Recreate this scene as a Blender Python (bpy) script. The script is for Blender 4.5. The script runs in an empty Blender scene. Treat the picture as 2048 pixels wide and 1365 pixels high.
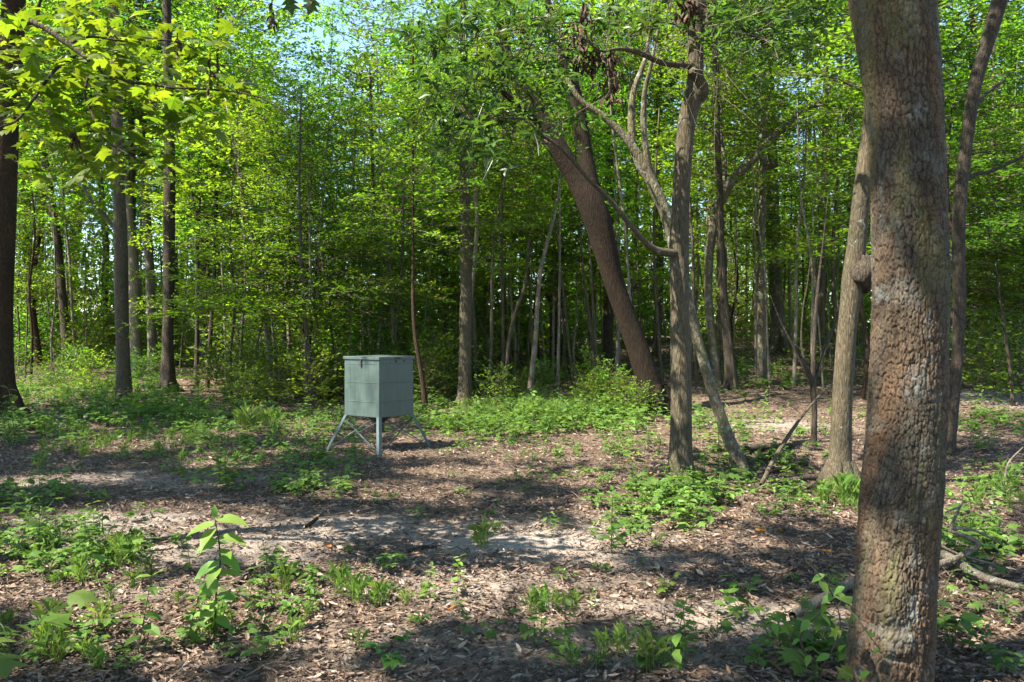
import bpy, math, random
import numpy as np
from mathutils import Vector

R = math.radians
rng = np.random.default_rng(7)
random.seed(7)
C = bpy.context.scene.collection
scene = bpy.context.scene

# ------------------------------------------------------------------ camera, sky, sun, exposure
F, CX, HY, CAMZ = 1700.0, 1024.0, 660.0, 1.6       # focal length / horizon measured on the 2048 px photograph
cam = bpy.data.cameras.new('camera')
cam.sensor_width = 36.0
cam.lens = F / 2048 * 36
cam.shift_y = (HY - 682.5) / 2048
cam.clip_start, cam.clip_end = 0.05, 2000
camo = bpy.data.objects.new('camera', cam)
C.objects.link(camo)
camo.location = (0, 0, CAMZ)
camo.rotation_euler = (R(90), 0, 0)
scene.camera = camo

SUN_EL, SUN_BACK = 54.0, 26.0                          # sun stands to the left, a little behind the camera
S = Vector((-math.cos(R(SUN_EL)) * math.cos(R(SUN_BACK)),
            -math.cos(R(SUN_EL)) * math.sin(R(SUN_BACK)), math.sin(R(SUN_EL))))
world = bpy.data.worlds.new('World')
scene.world = world
world.use_nodes = True
wn = world.node_tree
sky = wn.nodes.new('ShaderNodeTexSky')
sky.sky_type = 'NISHITA'
sky.sun_disc = False
sky.sun_elevation = R(SUN_EL)
sky.sun_rotation = math.atan2(S.x, S.y)
sky.air_density = 1.0
sky.dust_density = 0.4
sky.ozone_density = 3.0
bg = wn.nodes['Background']
bg.inputs['Strength'].default_value = 0.108
wn.links.new(sky.outputs[0], bg.inputs['Color'])
sl = bpy.data.lights.new('sun', 'SUN')
sl.energy = 5.0
sl.angle = R(0.53)
sl.color = (1.0, 0.93, 0.81)
so = bpy.data.objects.new('sun', sl)
C.objects.link(so)
so.rotation_euler = S.to_track_quat('Z', 'Y').to_euler()
so.location = (-20, -5, 30)

scene.view_settings.view_transform = 'Standard'
scene.view_settings.look = 'None'
scene.view_settings.gamma = 1.0
scene.view_settings.use_curve_mapping = False
scene.view_settings.exposure = 2.05
cy = scene.cycles
cy.max_bounces = 11
cy.diffuse_bounces = 9
cy.glossy_bounces = 2
cy.transmission_bounces = 4
cy.caustics_reflective = cy.caustics_refractive = False
cy.use_denoising = True
cy.adaptive_threshold = 0.02

# ------------------------------------------------------------------ helpers: noise, terrain, meshes
def _hash(ix, iy, seed):
    h = (ix.astype(np.int64) * 374761393 + iy.astype(np.int64) * 668265263 + seed * 1442695041) & 0xffffffff
    h = ((h ^ (h >> 13)) * 1274126177) & 0xffffffff
    return ((h ^ (h >> 16)) & 0xffffff) / float(0xffffff)

def vn(x, y, seed=0):
    x = np.asarray(x, float); y = np.asarray(y, float)
    ix, iy = np.floor(x), np.floor(y)
    fx, fy = x - ix, y - iy
    fx = fx * fx * (3 - 2 * fx); fy = fy * fy * (3 - 2 * fy)
    a, b = _hash(ix, iy, seed), _hash(ix + 1, iy, seed)
    c, d = _hash(ix, iy + 1, seed), _hash(ix + 1, iy + 1, seed)
    return (a * (1 - fx) + b * fx) * (1 - fy) + (c * (1 - fx) + d * fx) * fy

def fbm(x, y, seed=0, o=4):
    s, a, t = 0, 0.5, 0
    for i in range(o):
        s = s + a * vn(x * 2 ** i, y * 2 ** i, seed + i); t += a; a *= 0.5
    return s / t

def sstep(a, b, x):
    t = np.clip((np.asarray(x, float) - a) / (b - a), 0, 1)
    return t * t * (3 - 2 * t)

def height(x, y):
    x = np.asarray(x, float); y = np.asarray(y, float)
    h = 0.95 * sstep(14, 34, y) * sstep(-3, 7, x)
    h = h + 0.5 * sstep(30, 70, y)
    h = h - 0.42 * np.exp(-((x - 3.7) / 1.5) ** 2 - ((y - 10.6) / 0.8) ** 2)
    h = h + 0.05 * (fbm(x * 0.45 + 9, y * 0.45 + 3, 3, 3) - 0.5) * sstep(2, 5, y)
    h = h + 0.5 * (fbm(x * 0.07 + 3, y * 0.07, 5, 2) - 0.5) * sstep(22, 40, y)
    return h

def G(px, py):
    d = CAMZ * F / max(py - HY, 8)
    for _ in range(25):
        x = (px - CX) / F * d
        d = 0.5 * d + 0.5 * (CAMZ - float(height(x, d))) * F / max(py - HY, 8)
        d = min(d, 90)
    return Vector(((px - CX) / F * d, d, float(height((px - CX) / F * d, d))))

def P(px, py, d):
    return Vector(((px - CX) / F * d, d, CAMZ - (py - HY) / F * d))

def mesh_np(name, V, F_, mats, col=None, smooth=False, matidx=None):
    """V (n,3); F_ (m,3) or (m,4) array or list of such arrays."""
    if not isinstance(F_, list):
        F_ = [F_]
    F_ = [np.asarray(f, np.int32) for f in F_ if len(f)]
    me = bpy.data.meshes.new(name)
    V = np.asarray(V, np.float32)
    loops = np.concatenate([f.ravel() for f in F_])
    tot = np.concatenate([np.full(len(f), f.shape[1], np.int32) for f in F_])
    start = np.concatenate([[0], np.cumsum(tot)[:-1]]).astype(np.int32)
    me.vertices.add(len(V)); me.vertices.foreach_set('co', V.ravel())
    me.loops.add(len(loops)); me.loops.foreach_set('vertex_index', loops)
    me.polygons.add(len(tot))
    me.polygons.foreach_set('loop_start', start)
    me.polygons.foreach_set('loop_total', tot)
    if matidx is not None:
        me.polygons.foreach_set('material_index', np.asarray(matidx, np.int32))
    me.polygons.foreach_set('use_smooth', np.full(len(tot), smooth, bool))
    if col is not None:
        a = me.attributes.new('tint', 'FLOAT_COLOR', 'POINT')
        c = np.ones((len(V), 4), np.float32); c[:, :col.shape[1]] = col
        a.data.foreach_set('color', c.ravel())
    for m in (mats if isinstance(mats, (list, tuple)) else [mats]):
        me.materials.append(m)
    me.update(calc_edges=True)
    me.validate()
    return me

class MB:
    def __init__(s):
        s.V, s.Q, s.T, s.c, s.n = [], [], [], [], 0
    def add(s, V, Q=None, T=None, col=(0.5, 0.5, 0.5)):
        V = np.asarray(V, float)
        if Q is not None and len(Q): s.Q.append(np.asarray(Q) + s.n)
        if T is not None and len(T): s.T.append(np.asarray(T) + s.n)
        col = np.asarray(col, float)
        s.c.append(np.broadcast_to(col, (len(V), 3)).copy()); s.V.append(V); s.n += len(V)
        return s
    def mesh(s, name, mats, smooth=False):
        fs = []
        if s.Q: fs.append(np.concatenate(s.Q))
        if s.T: fs.append(np.concatenate(s.T))
        return mesh_np(name, np.concatenate(s.V), fs, mats, np.concatenate(s.c), smooth)

def link(name, me, parent=None, loc=(0, 0, 0), rot=(0, 0, 0), scale=(1, 1, 1)):
    o = bpy.data.objects.new(name, me)
    C.objects.link(o)
    o.parent = parent
    o.location = loc; o.rotation_euler = rot; o.scale = scale
    return o

def tag(o, label=None, cat=None, group=None, kind=None):
    if label: o['label'] = label
    if cat: o['category'] = cat
    if group: o['group'] = group
    if kind: o['kind'] = kind
    return o

def empty(name, loc, label, cat, group=None, rz=0):
    o = bpy.data.objects.new(name, None)
    C.objects.link(o); o.location = loc; o.rotation_euler = (0, 0, rz)
    o.empty_display_size = 0.2
    return tag(o, label, cat, group)

def smooth_path(pts, n):
    """Catmull-Rom through rows of (x,y,z,r)."""
    p = np.asarray(pts, float)
    if len(p) == 2:
        t = np.linspace(0, 1, n)[:, None]
        return p[0] * (1 - t) + p[1] * t
    e = np.vstack([2 * p[0] - p[1], p, 2 * p[-1] - p[-2]])
    seg = np.linalg.norm(np.diff(p[:, :3], axis=0), axis=1)
    cum = np.concatenate([[0], np.cumsum(seg)])
    out = []
    for s in np.linspace(0, cum[-1], n):
        i = min(int(np.searchsorted(cum, s, 'right')) - 1, len(p) - 2)
        t = (s - cum[i]) / max(seg[i], 1e-9)
        a, b, c, d = e[i], e[i + 1], e[i + 2], e[i + 3]
        out.append(0.5 * (2 * b + (c - a) * t + (2 * a - 5 * b + 4 * c - d) * t * t + (3 * b - a - 3 * c + d) * t ** 3))
    return np.array(out)

def tube(path, k=6, wob=0.0, seed=0, cap=True):
    """path rows (x,y,z,r) -> verts, quads, tris"""
    p = np.asarray(path, float)
    n = len(p)
    tg = np.gradient(p[:, :3], axis=0)
    tg /= np.linalg.norm(tg, axis=1)[:, None] + 1e-9
    ref = np.array([0.0, 1.0, 0.0]) if abs(tg[:, 1]).mean() < 0.8 else np.array([1.0, 0, 0])
    u = np.cross(tg, ref); u /= np.linalg.norm(u, axis=1)[:, None] + 1e-9
    v = np.cross(tg, u)
    th = np.linspace(0, 2 * math.pi, k, endpoint=False)
    rr = np.abs(p[:, 3])[:, None] * np.ones((1, k))
    if wob:
        L = np.concatenate([[0], np.cumsum(np.linalg.norm(np.diff(p[:, :3], axis=0), axis=1))])
        nx = np.cos(th)[None, :] * 1.3 + L[:, None] / (p[:, 3].mean() * 6 + 1e-6)
        ny = np.sin(th)[None, :] * 1.3 + L[:, None] * 0.2
        rr = rr * (1 + wob * (fbm(nx, ny + 17.3, seed, 3) - 0.5) * 2)
    V = p[:, None, :3] + rr[..., None] * (np.cos(th)[None, :, None] * u[:, None] + np.sin(th)[None, :, None] * v[:, None])
    V = V.reshape(-1, 3)
    i = np.arange(n - 1)[:, None] * k; j = np.arange(k)[None, :]; j2 = (j + 1) % k
    Q = np.stack([i + j, i + j2, i + k + j2, i + k + j], -1).reshape(-1, 4)
    T = []
    if cap:
        V = np.vstack([V, p[-1, :3]]); b = (n - 1) * k
        T = [[b + q, b + (q + 1) % k, n * k] for q in range(k)]
    return V, Q, T

RHOMB = (np.array([[0, 0, 0], [.45, .27, .06], [1, 0, -.10], [.45, -.27, .06]], float), np.array([[0, 2, 1], [0, 3, 2]]))
OVAL = (np.array([[0, 0, 0], [.28, .21, .05], [.68, .19, .03], [1, 0, -.14], [.68, -.19, .03], [.28, -.21, .05], [.48, 0, -.01]], float),
        np.array([[0, 6, 1], [1, 6, 2], [2, 6, 3], [3, 6, 4], [4, 6, 5], [5, 6, 0]]))
BAY = (np.array([[0, 0, 0], [.35, .13, .04], [.7, .13, .02], [1, 0, -.16], [.7, -.13, .02], [.35, -.13, .04], [.5, 0, -.02]], float), OVAL[1])
LITTER = (np.array([[-.05, 0, .10], [.22, .12, .08], [.6, .17, .12], [1.05, .03, .22], [.68, -.12, .16], [.3, -.15, .14], [.5, 0, -.02]], float), OVAL[1])
BLADE = (np.array([[0, .05, 0], [0, -.05, 0], [.45, .045, .34], [.45, -.045, .34], [.85, .0, .42], [1.1, 0, .28]], float),
         np.array([[0, 1, 3], [0, 3, 2], [2, 3, 4], [3, 5, 4]]))
def lobed():
    a = [(-.05, 0), (.08, .30), (.30, .50), (.30, .20), (.62, .52), (.62, .2), (1.0, 0)]
    pts = [(x, y) for x, y in a] + [(x, -y) for x, y in a[-2:0:-1]]
    V = [(.33, 0, 0)] + [(x, y, -.18 * (abs(y) + max(x - .5, 0))) for x, y in pts]
    n = len(pts)
    return np.array(V, float), np.array([[0, 1 + i, 1 + (i + 1) % n] for i in range(n)])
LOBED = lobed()

def place(tpl, pos, d, nrm, size, width=None):
    """stamp a leaf template: x axis along d, z axis along nrm."""
    V0, T0 = tpl
    d = d / (np.linalg.norm(d, axis=1)[:, None] + 1e-9)
    y = np.cross(nrm, d); y /= np.linalg.norm(y, axis=1)[:, None] + 1e-9
    z = np.cross(d, y)
    w = np.ones(len(pos)) if width is None else width
    V = (V0[None, :, 0, None] * d[:, None] + V0[None, :, 1, None] * (y * w[:, None])[:, None] + V0[None, :, 2, None] * z[:, None])
    V = V * size[:, None, None] + pos[:, None]
    k = len(V0)
    T = (T0[None] + (np.arange(len(pos)) * k)[:, None, None]).reshape(-1, 3)
    return V.reshape(-1, 3), T, k

def leaf_tints(g, n, k, lo=0.65, hi=1.25):
    c = np.stack([g.random(n), lo + (hi - lo) * g.random(n), g.random(n)], 1)
    return np.repeat(c, k, 0)

# ------------------------------------------------------------------ materials
def nodes_of(name):
    m = bpy.data.materials.new(name)
    m.use_nodes = True
    nt = m.node_tree
    nt.nodes.clear()
    return m, nt, (lambda t, **k: _mk(nt, t, k)), nt.links.new

def _mk(nt, t, kw):
    n = nt.nodes.new('ShaderNode' + t)
    for k, v in kw.items():
        if k in n.inputs.keys(): n.inputs[k].default_value = v
        else: setattr(n, k, v)
    return n

def ramp(nt, stops):
    n = nt.nodes.new('ShaderNodeValToRGB')
    e = n.color_ramp.elements
    while len(e) < len(stops): e.new(0.5)
    for q, (p, c) in zip(e, stops):
        q.position = p; q.color = tuple(c) + (1,) if len(c) == 3 else c
    return n

def leaf_material(name, a, b, trans, rough=0.45, tw=0.45, spec=0.5, hue=0.03, vmin=0.55):
    m, nt, N, L = nodes_of(name)
    at = N('Attribute', attribute_name='tint')
    sp = N('SeparateColor'); L(at.outputs['Color'], sp.inputs[0])
    mix = N('MixRGB'); mix.inputs[1].default_value = a + (1,); mix.inputs[2].default_value = b + (1,)
    L(sp.outputs[0], mix.inputs[0])
    oi = N('ObjectInfo')
    mr = N('MapRange'); mr.inputs['To Min'].default_value = 0.5 - hue; mr.inputs['To Max'].default_value = 0.5 + hue * 0.6
    L(oi.outputs['Random'], mr.inputs['Value'])
    hs = N('HueSaturation'); L(mr.outputs[0], hs.inputs['Hue']); L(mix.outputs[0], hs.inputs['Color'])
    pb = N('BsdfPrincipled', Roughness=rough); L(hs.outputs[0], pb.inputs['Base Color'])
    fr = N('Math', operation='MULTIPLY'); fr.inputs[1].default_value = 7.31; L(oi.outputs['Random'], fr.inputs[0])
    fm = N('Math', operation='FRACT'); L(fr.outputs[0], fm.inputs[0])
    vr = N('MapRange'); vr.inputs['To Min'].default_value = vmin; vr.inputs['To Max'].default_value = 1.2; L(fm.outputs[0], vr.inputs['Value'])
    vm = N('Math', operation='MULTIPLY'); L(vr.outputs[0], vm.inputs[0]); L(sp.outputs[1], vm.inputs[1]); L(vm.outputs[0], hs.inputs['Value'])
    pb.inputs['Specular IOR Level'].default_value = spec
    tr = N('BsdfTranslucent')
    tm = N('MixRGB', blend_type='MULTIPLY'); tm.inputs[0].default_value = 1.0
    tm.inputs[2].default_value = trans + (1,)
    L(hs.outputs[0], tm.inputs[1]); L(tm.outputs[0], tr.inputs['Color'])
    ms = N('MixShader'); ms.inputs[0].default_value = tw
    L(pb.outputs[0], ms.inputs[1]); L(tr.outputs[0], ms.inputs[2])
    out = N('OutputMaterial'); L(ms.outputs[0], out.inputs['Surface'])
    return m

def bark_material(name, c_low, c_mid, c_plate, lichen=(0.30, 0.33, 0.27), lich=0.60, scale=22.0, zs=0.28, bump=0.6, moss=0.0):
    m, nt, N, L = nodes_of(name)
    tc = N('TexCoord')
    nz = N('TexNoise', Scale=6.0, Detail=4.0); L(tc.outputs['Object'], nz.inputs['Vector'])
    va = N('VectorMath', operation='MULTIPLY_ADD'); va.inputs[1].default_value = (0.05,) * 3
    L(nz.outputs['Color'], va.inputs[0]); L(tc.outputs['Object'], va.inputs[2])
    mp = N('Mapping'); mp.inputs['Scale'].default_value = (1, 1, zs); L(va.outputs[0], mp.inputs['Vector'])
    vo = N('TexVoronoi', feature='DISTANCE_TO_EDGE', Scale=scale); L(mp.outputs[0], vo.inputs['Vector'])
    n2 = N('TexNoise', Scale=scale * 2.2, Detail=6.0, Roughness=0.7); L(mp.outputs[0], n2.inputs['Vector'])
    n3 = N('TexNoise', Scale=2.6, Detail=5.0, Roughness=0.65); L(tc.outputs['Object'], n3.inputs['Vector'])
    r0 = ramp(nt, [(0.0, c_low), (0.10, c_mid), (0.5, c_plate)]); L(vo.outputs['Distance'], r0.inputs[0])
    r1 = ramp(nt, [(0.28, tuple(q * 0.55 for q in c_mid)), (0.5, c_mid), (0.72, tuple(min(1, q * 1.5) for q in c_plate))]); L(n2.outputs[0], r1.inputs[0])
    mx = N('MixRGB'); mx.inputs[0].default_value = 0.6; L(r0.outputs[0], mx.inputs[1]); L(r1.outputs[0], mx.inputs[2])
    lm = ramp(nt, [(lich, (0, 0, 0)), (lich + 0.06, (1, 1, 1))])
    n4 = N('TexNoise', Scale=7.0, Detail=6.0, Roughness=0.75, Distortion=0.6); L(tc.outputs['Object'], n4.inputs['Vector'])
    L(n4.outputs[0], lm.inputs[0])
    mx2 = N('MixRGB'); mx2.inputs[2].default_value = lichen + (1,)
    fa = N('Math', operation='MULTIPLY'); fa.inputs[1].default_value = 0.75; L(lm.outputs[0], fa.inputs[0])
    L(fa.outputs[0], mx2.inputs[0]); L(mx.outputs[0], mx2.inputs[1])
    v = ramp(nt, [(0.3, (0.7, 0.72, 0.7)), (0.7, (1.25, 1.2, 1.15))]); L(n3.outputs[0], v.inputs[0])
    mx3 = N('MixRGB', blend_type='MULTIPLY'); mx3.inputs[0].default_value = 1; L(mx2.outputs[0], mx3.inputs[1]); L(v.outputs[0], mx3.inputs[2])
    last = mx3
    if moss:
        rm = ramp(nt, [(0.45, (0, 0, 0)), (0.62, (moss,) * 3)]); L(n3.outputs[0], rm.inputs[0])
        last = N('MixRGB'); last.inputs[2].default_value = (0.07, 0.095, 0.02, 1); L(rm.outputs[0], last.inputs[0]); L(mx3.outputs[0], last.inputs[1])
    pb = N('BsdfPrincipled', Roughness=0.9); pb.inputs['Specular IOR Level'].default_value = 0.2
    L(last.outputs[0], pb.inputs['Base Color'])
    ad = N('Math', operation='MULTIPLY_ADD'); ad.inputs[1].default_value = 1.6
    mn = N('Math', operation='MINIMUM'); mn.inputs[1].default_value = 0.25; L(vo.outputs['Distance'], mn.inputs[0])
    L(mn.outputs[0], ad.inputs[0]); L(n2.outputs[0], ad.inputs[2])
    bp = N('Bump', Strength=bump, Distance=0.03); L(ad.outputs[0], bp.inputs['Height']); L(bp.outputs[0], pb.inputs['Normal'])
    out = N('OutputMaterial'); L(pb.outputs[0], out.inputs['Surface'])
    return m

def tint_material(name, rough=0.85, spec=0.2, mul=1.0, tw=0.0):
    """colour straight from the piece's own tint attribute"""
    m, nt, N, L = nodes_of(name)
    at = N('Attribute', attribute_name='tint')
    n = N('TexNoise', Scale=60.0, Detail=3.0); tc = N('TexCoord'); L(tc.outputs['Object'], n.inputs['Vector'])
    r = ramp(nt, [(0.3, (0.75 * mul,) * 3), (0.7, (1.2 * mul,) * 3)]); L(n.outputs[0], r.inputs[0])
    mx = N('MixRGB', blend_type='MULTIPLY'); mx.inputs[0].default_value = 1; L(at.outputs['Color'], mx.inputs[1]); L(r.outputs[0], mx.inputs[2])
    pb = N('BsdfPrincipled', Roughness=rough); pb.inputs['Specular IOR Level'].default_value = spec
    L(mx.outputs[0], pb.inputs['Base Color'])
    out = N('OutputMaterial')
    if tw:
        tr = N('BsdfTranslucent'); L(mx.outputs[0], tr.inputs['Color'])
        ms = N('MixShader'); ms.inputs[0].default_value = tw
        L(pb.outputs[0], ms.inputs[1]); L(tr.outputs[0], ms.inputs[2]); L(ms.outputs[0], out.inputs['Surface'])
    else:
        L(pb.outputs[0], out.inputs['Surface'])
    return m

M = {}
M['leaf'] = leaf_material('understory_leaf', (0.042, 0.11, 0.014), (0.105, 0.195, 0.018), (2.6, 2.55, 0.9), tw=0.6, hue=0.045)
M['canopy'] = leaf_material('canopy_leaf', (0.042, 0.115, 0.016), (0.10, 0.195, 0.022), (2.45, 2.4, 0.9), tw=0.55, hue=0.035)
M['bay'] = leaf_material('glossy_leaf', (0.035, 0.085, 0.022), (0.075, 0.14, 0.03), (2.0, 2.0, 0.8), rough=0.42, tw=0.35, spec=0.45)
M['gum'] = leaf_material('lobed_leaf', (0.07, 0.13, 0.012), (0.12, 0.175, 0.016), (1.9, 1.9, 0.7), tw=0.55, hue=0.02, vmin=0.8)
M['weed'] = leaf_material('weed_leaf', (0.05, 0.12, 0.02), (0.11, 0.20, 0.035), (1.9, 1.8, 0.9), rough=0.55, tw=0.4, spec=0.35, vmin=1.1)
M['grass'] = leaf_material('grass_blade', (0.06, 0.13, 0.02), (0.14, 0.20, 0.04), (1.8, 1.7, 0.8), rough=0.45, tw=0.4, vmin=1.1)
M['bark_big'] = bark_material('furrowed_brown_bark', (0.05, 0.032, 0.022), (0.115, 0.075, 0.05), (0.20, 0.145, 0.105), lich=0.68, scale=46, zs=0.42, bump=0.5, moss=0.35)
M['bark_grey'] = bark_material('grey_brown_bark', (0.03, 0.024, 0.015), (0.080, 0.066, 0.042), (0.150, 0.127, 0.088), lich=0.62, scale=40, zs=0.16)
M['bark_red'] = bark_material('reddish_bark', (0.014, 0.009, 0.005), (0.038, 0.024, 0.013), (0.075, 0.047, 0.027), lichen=(0.32, 0.28, 0.22), lich=0.68, scale=30, zs=0.25)
M['bark_fork'] = bark_material('shaded_reddish_bark', (0.007, 0.005, 0.003), (0.017, 0.011, 0.006), (0.036, 0.023, 0.013), lichen=(0.2, 0.18, 0.14), lich=0.66, scale=30, zs=0.10, bump=0.5)  # darker reddish bark: the shade on the forked tree is in its colour
M['bark_dark'] = bark_material('dark_bark', (0.02, 0.016, 0.012), (0.05, 0.04, 0.03), (0.10, 0.08, 0.06), lichen=(0.2, 0.22, 0.17), lich=0.66, scale=34, zs=0.22)
M['bark_pale'] = bark_material('lichen_bark', (0.04, 0.034, 0.023), (0.11, 0.092, 0.063), (0.185, 0.16, 0.12), lichen=(0.28, 0.29, 0.25), lich=0.55, scale=26, zs=0.35, moss=0.3)
M['bark_light'] = bark_material('pale_grey_bark', (0.07, 0.058, 0.042), (0.17, 0.145, 0.11), (0.27, 0.24, 0.19), lich=0.58, scale=34, zs=0.2)
M['twig'] = bark_material('twig_bark', (0.05, 0.04, 0.03), (0.10, 0.075, 0.05), (0.16, 0.12, 0.08), scale=60, bump=0.2)
M['dead'] = bark_material('dead_wood', (0.08, 0.068, 0.05), (0.15, 0.125, 0.095), (0.25, 0.22, 0.175), lichen=(0.30, 0.32, 0.27), lich=0.55, scale=55, zs=0.3)
M['litter'] = tint_material('dry_leaf', 0.7, 0.3, tw=0.08)
M['dry_twig'] = tint_material('dry_twig', 0.85, 0.2)
M['fungus'] = tint_material('orange_cap', 0.55, 0.4, tw=0.15)

# ------------------------------------------------------------------ gaps shaped into the unseen canopy so that sun reaches these ground spots
SPOTS = []
for px, py, rx, ry in [
        (1010, 1088, 200, 26), (230, 1042, 210, 24), (620, 1078, 160, 22), (1030, 1185, 190, 34), (330, 1192, 230, 22),
        (140, 1115, 150, 55), (1330, 1025, 110, 42), (540, 1225, 120, 42), (690, 1262, 70, 36), (1500, 1242, 150, 26),
        (1290, 1198, 130, 14), (1010, 905, 230, 9), (760, 985, 130, 12), (255, 890, 130, 10), (420, 868, 70, 8), (580, 850, 80, 8),
        (1620, 1012, 90, 12), (1965, 1225, 90, 60), (445, 1045, 70, 24), (1420, 980, 90, 12), (120, 960, 100, 8), (930, 945, 90, 8),
        (100, 860, 120, 8), (700, 1045, 60, 10), (1180, 960, 60, 8), (860, 880, 60, 6), (450, 930, 70, 6), (1250, 880, 90, 7), (620, 870, 50, 6),
        (1960, 1080, 90, 20), (360, 1330, 40, 16), (1290, 1330, 60, 20), (170, 1290, 60, 24), (820, 1150, 80, 9)]:
    g = G(px, py)
    k_ = 1.3 if py > 990 else 1.15
    SPOTS.append((g.x, g.y, rx / F * g.y * k_ + .10, ry * g.y ** 2 / (F * CAMZ) * k_ + .10))
for px, py, d, rx, ry in [(1745, 1200, 3.5, .09, .2), (1725, 960, 3.5, .07, .2), (1755, 620, 3.5, .07, .14), 
                          (1355, 900, 8.8, .10, .3), (1360, 720, 8.8, .12, .3), (1355, 420, 8.8, .14, .3), (1375, 230, 8.8, .12, .3), (1440, 830, 9.4, .10, .3), (1690, 640, 8.3, .1, .3), (1685, 820, 8.3, .08, .3),
                          (700, 790, 11.3, .05, .3), (722, 750, 11.2, .0, .05), (755, 870, 10.8, .07, .2), (672, 860, 11.6, .10, .2), (430, 1050, 4.5, .22, .2),
                          (960, 200, 8.4, .7, .6), (1080, 100, 8.8, .5, .5)]:
    p_ = P(px, py, d)
    SPOTS.append((p_.x - S.x / S.z * p_.z, p_.y - S.y / S.z * p_.z, rx + .09, ry + .08))

def sunny(p):
    """True where the leaf's shadow would fall on a spot that stays sunlit"""
    gx = p[:, 0] - S.x / S.z * p[:, 2]
    gy = p[:, 1] - S.y / S.z * p[:, 2]
    w = 0.30 * (fbm(gx * 2.2, gy * 2.2, 31, 3) - 0.5) * 2
    out = np.zeros(len(p), bool)
    for x, y, rx, ry in SPOTS:
        out |= ((gx - x) / rx) ** 2 + ((gy - y) / ry) ** 2 < 1.1 + 1.6 * w
    out |= fbm(gx * 4.2 + 11, gy * 4.6, 63, 2) > 0.70
    out |= fbm(gx * 1.7 + 40, gy * 2.3, 57, 2) > 0.76
    return out

# ------------------------------------------------------------------ crowns
def grow(g, branches, size, spacing, keep=None, tpl=RHOMB, sub=0.36, sec_step=0.22, droop=0.15, flat=0.35, width=1.0, thick=0.012, tone=0.0):
    """branches: list of (p0, direction, length). Returns a leafy mesh part (wood = material 1)."""
    LP, LD = [], []
    wood = MB()
    up = np.array([0, 0, 1.0])
    for p0, d, Lb in branches:
        d = d / np.linalg.norm(d)
        n = max(4, int(Lb / 0.35))
        t = np.linspace(0, 1, n)
        side = np.cross(d, up); side /= np.linalg.norm(side) + 1e-6
        bend = g.normal(0, 0.12)
        path = p0 + d * (t * Lb)[:, None] - up * (droop * Lb * t ** 2)[:, None] + side * (bend * Lb * t ** 2)[:, None]
        path[1:] += g.normal(0, 0.02 * Lb, (n - 1, 3)) * np.array([1, 1, .6])
        r = thick * (0.4 + 0.6 * Lb / 2) * (1 - 0.85 * t) + 0.002
        Vt, Q, T = tube(np.column_stack([path, r]), 4)
        wood.add(Vt, Q, T)
        ns = max(3, int(Lb * 0.9 / sec_step))
        for i in range(ns):
            tt = 0.16 + 0.84 * (i + g.random() * 0.7) / ns
            fi = tt * (n - 1); k = min(int(fi), n - 2); q = path[k] + (path[k + 1] - path[k]) * (fi - k)
            s = 1 if i % 2 else -1
            sd = d * (0.55 + 0.4 * g.random()) + side * s * (0.75 + 0.3 * g.random()) + up * g.normal(0.02, 0.22)
            sd /= np.linalg.norm(sd)
            l = (sub * Lb * (1 - 0.55 * tt) + 0.14) * (0.6 + 0.8 * g.random())
            if keep is not None and not keep((q + sd * l * .5)[None])[0]: continue
            Vt, Q, T = tube(np.array([[*q, r[k] * .5 + .001], [*(q + sd * l - up * 0.1 * l), .0015]]), 3, cap=False)
            wood.add(Vt, Q, T)
            m = max(3, int(l / spacing))
            u = (0.15 + 0.9 * (np.arange(m) + g.random(m)) / m)[:, None]
            pos = q + sd * l * u - up * (0.1 * l * u ** 2)
            s2 = np.cross(sd, up)
            sg = np.where(np.arange(m) % 2, 1, -1)[:, None]
            ld = sd * 0.7 + s2 * sg * (0.5 + 0.5 * g.random((m, 1))) + g.normal(0, 0.22, (m, 3))
            LP.append(pos + g.normal(0, size * 0.35, (m, 3))); LD.append(ld)
    LP = np.concatenate(LP); LD = np.concatenate(LD)
    if keep is not None:
        k = keep(LP); LP, LD = LP[k], LD[k]
    n = len(LP)
    nr = np.array([0, 0, 1.0]) + g.normal(0, flat, (n, 3))
    V, T, k = place(tpl, LP, LD, nr, size * (0.6 + 0.8 * g.random(n)), np.full(n, width))
    col = leaf_tints(g, n, k)
    col[:, 0] = np.clip(col[:, 0] * .75 + .12 + tone, 0, 1)
    return V, T, col, wood

def crown_mesh(name, data, mat, wmat=None):
    V, T, col, wood = data
    wV = np.concatenate(wood.V); wQ = np.concatenate(wood.Q); 
    wT = np.concatenate(wood.T) if wood.T else np.zeros((0, 3), int)
    nl = len(V)
    VV = np.vstack([V, wV]); CC = np.vstack([col, np.full((len(wV), 3), .5)])
    fs = [T, wQ + nl] + ([wT + nl] if len(wT) else [])
    mi = np.concatenate([np.zeros(len(T)), np.ones(len(wQ)), np.ones(len(wT))])
    return mesh_np(name, VV, fs, [mat, wmat or M['twig']], CC, False, mi)

def crown_branches(g, H, Rr, n, prof, elev=(0.0, 0.5), z0=0.0):
    out = []
    for i in range(n):
        t = (i + g.random()) / n
        a = i * 2.399 + g.normal(0, 0.4)
        L = Rr * prof(t) * (0.65 + 0.5 * g.random())
        e = elev[0] + (elev[1] - elev[0]) * t + g.normal(0, 0.12)
        out.append((np.array([0, 0, z0 + H * t]), np.array([math.cos(a) * math.cos(e), math.sin(a) * math.cos(e), math.sin(e)]), L))
    return out

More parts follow.
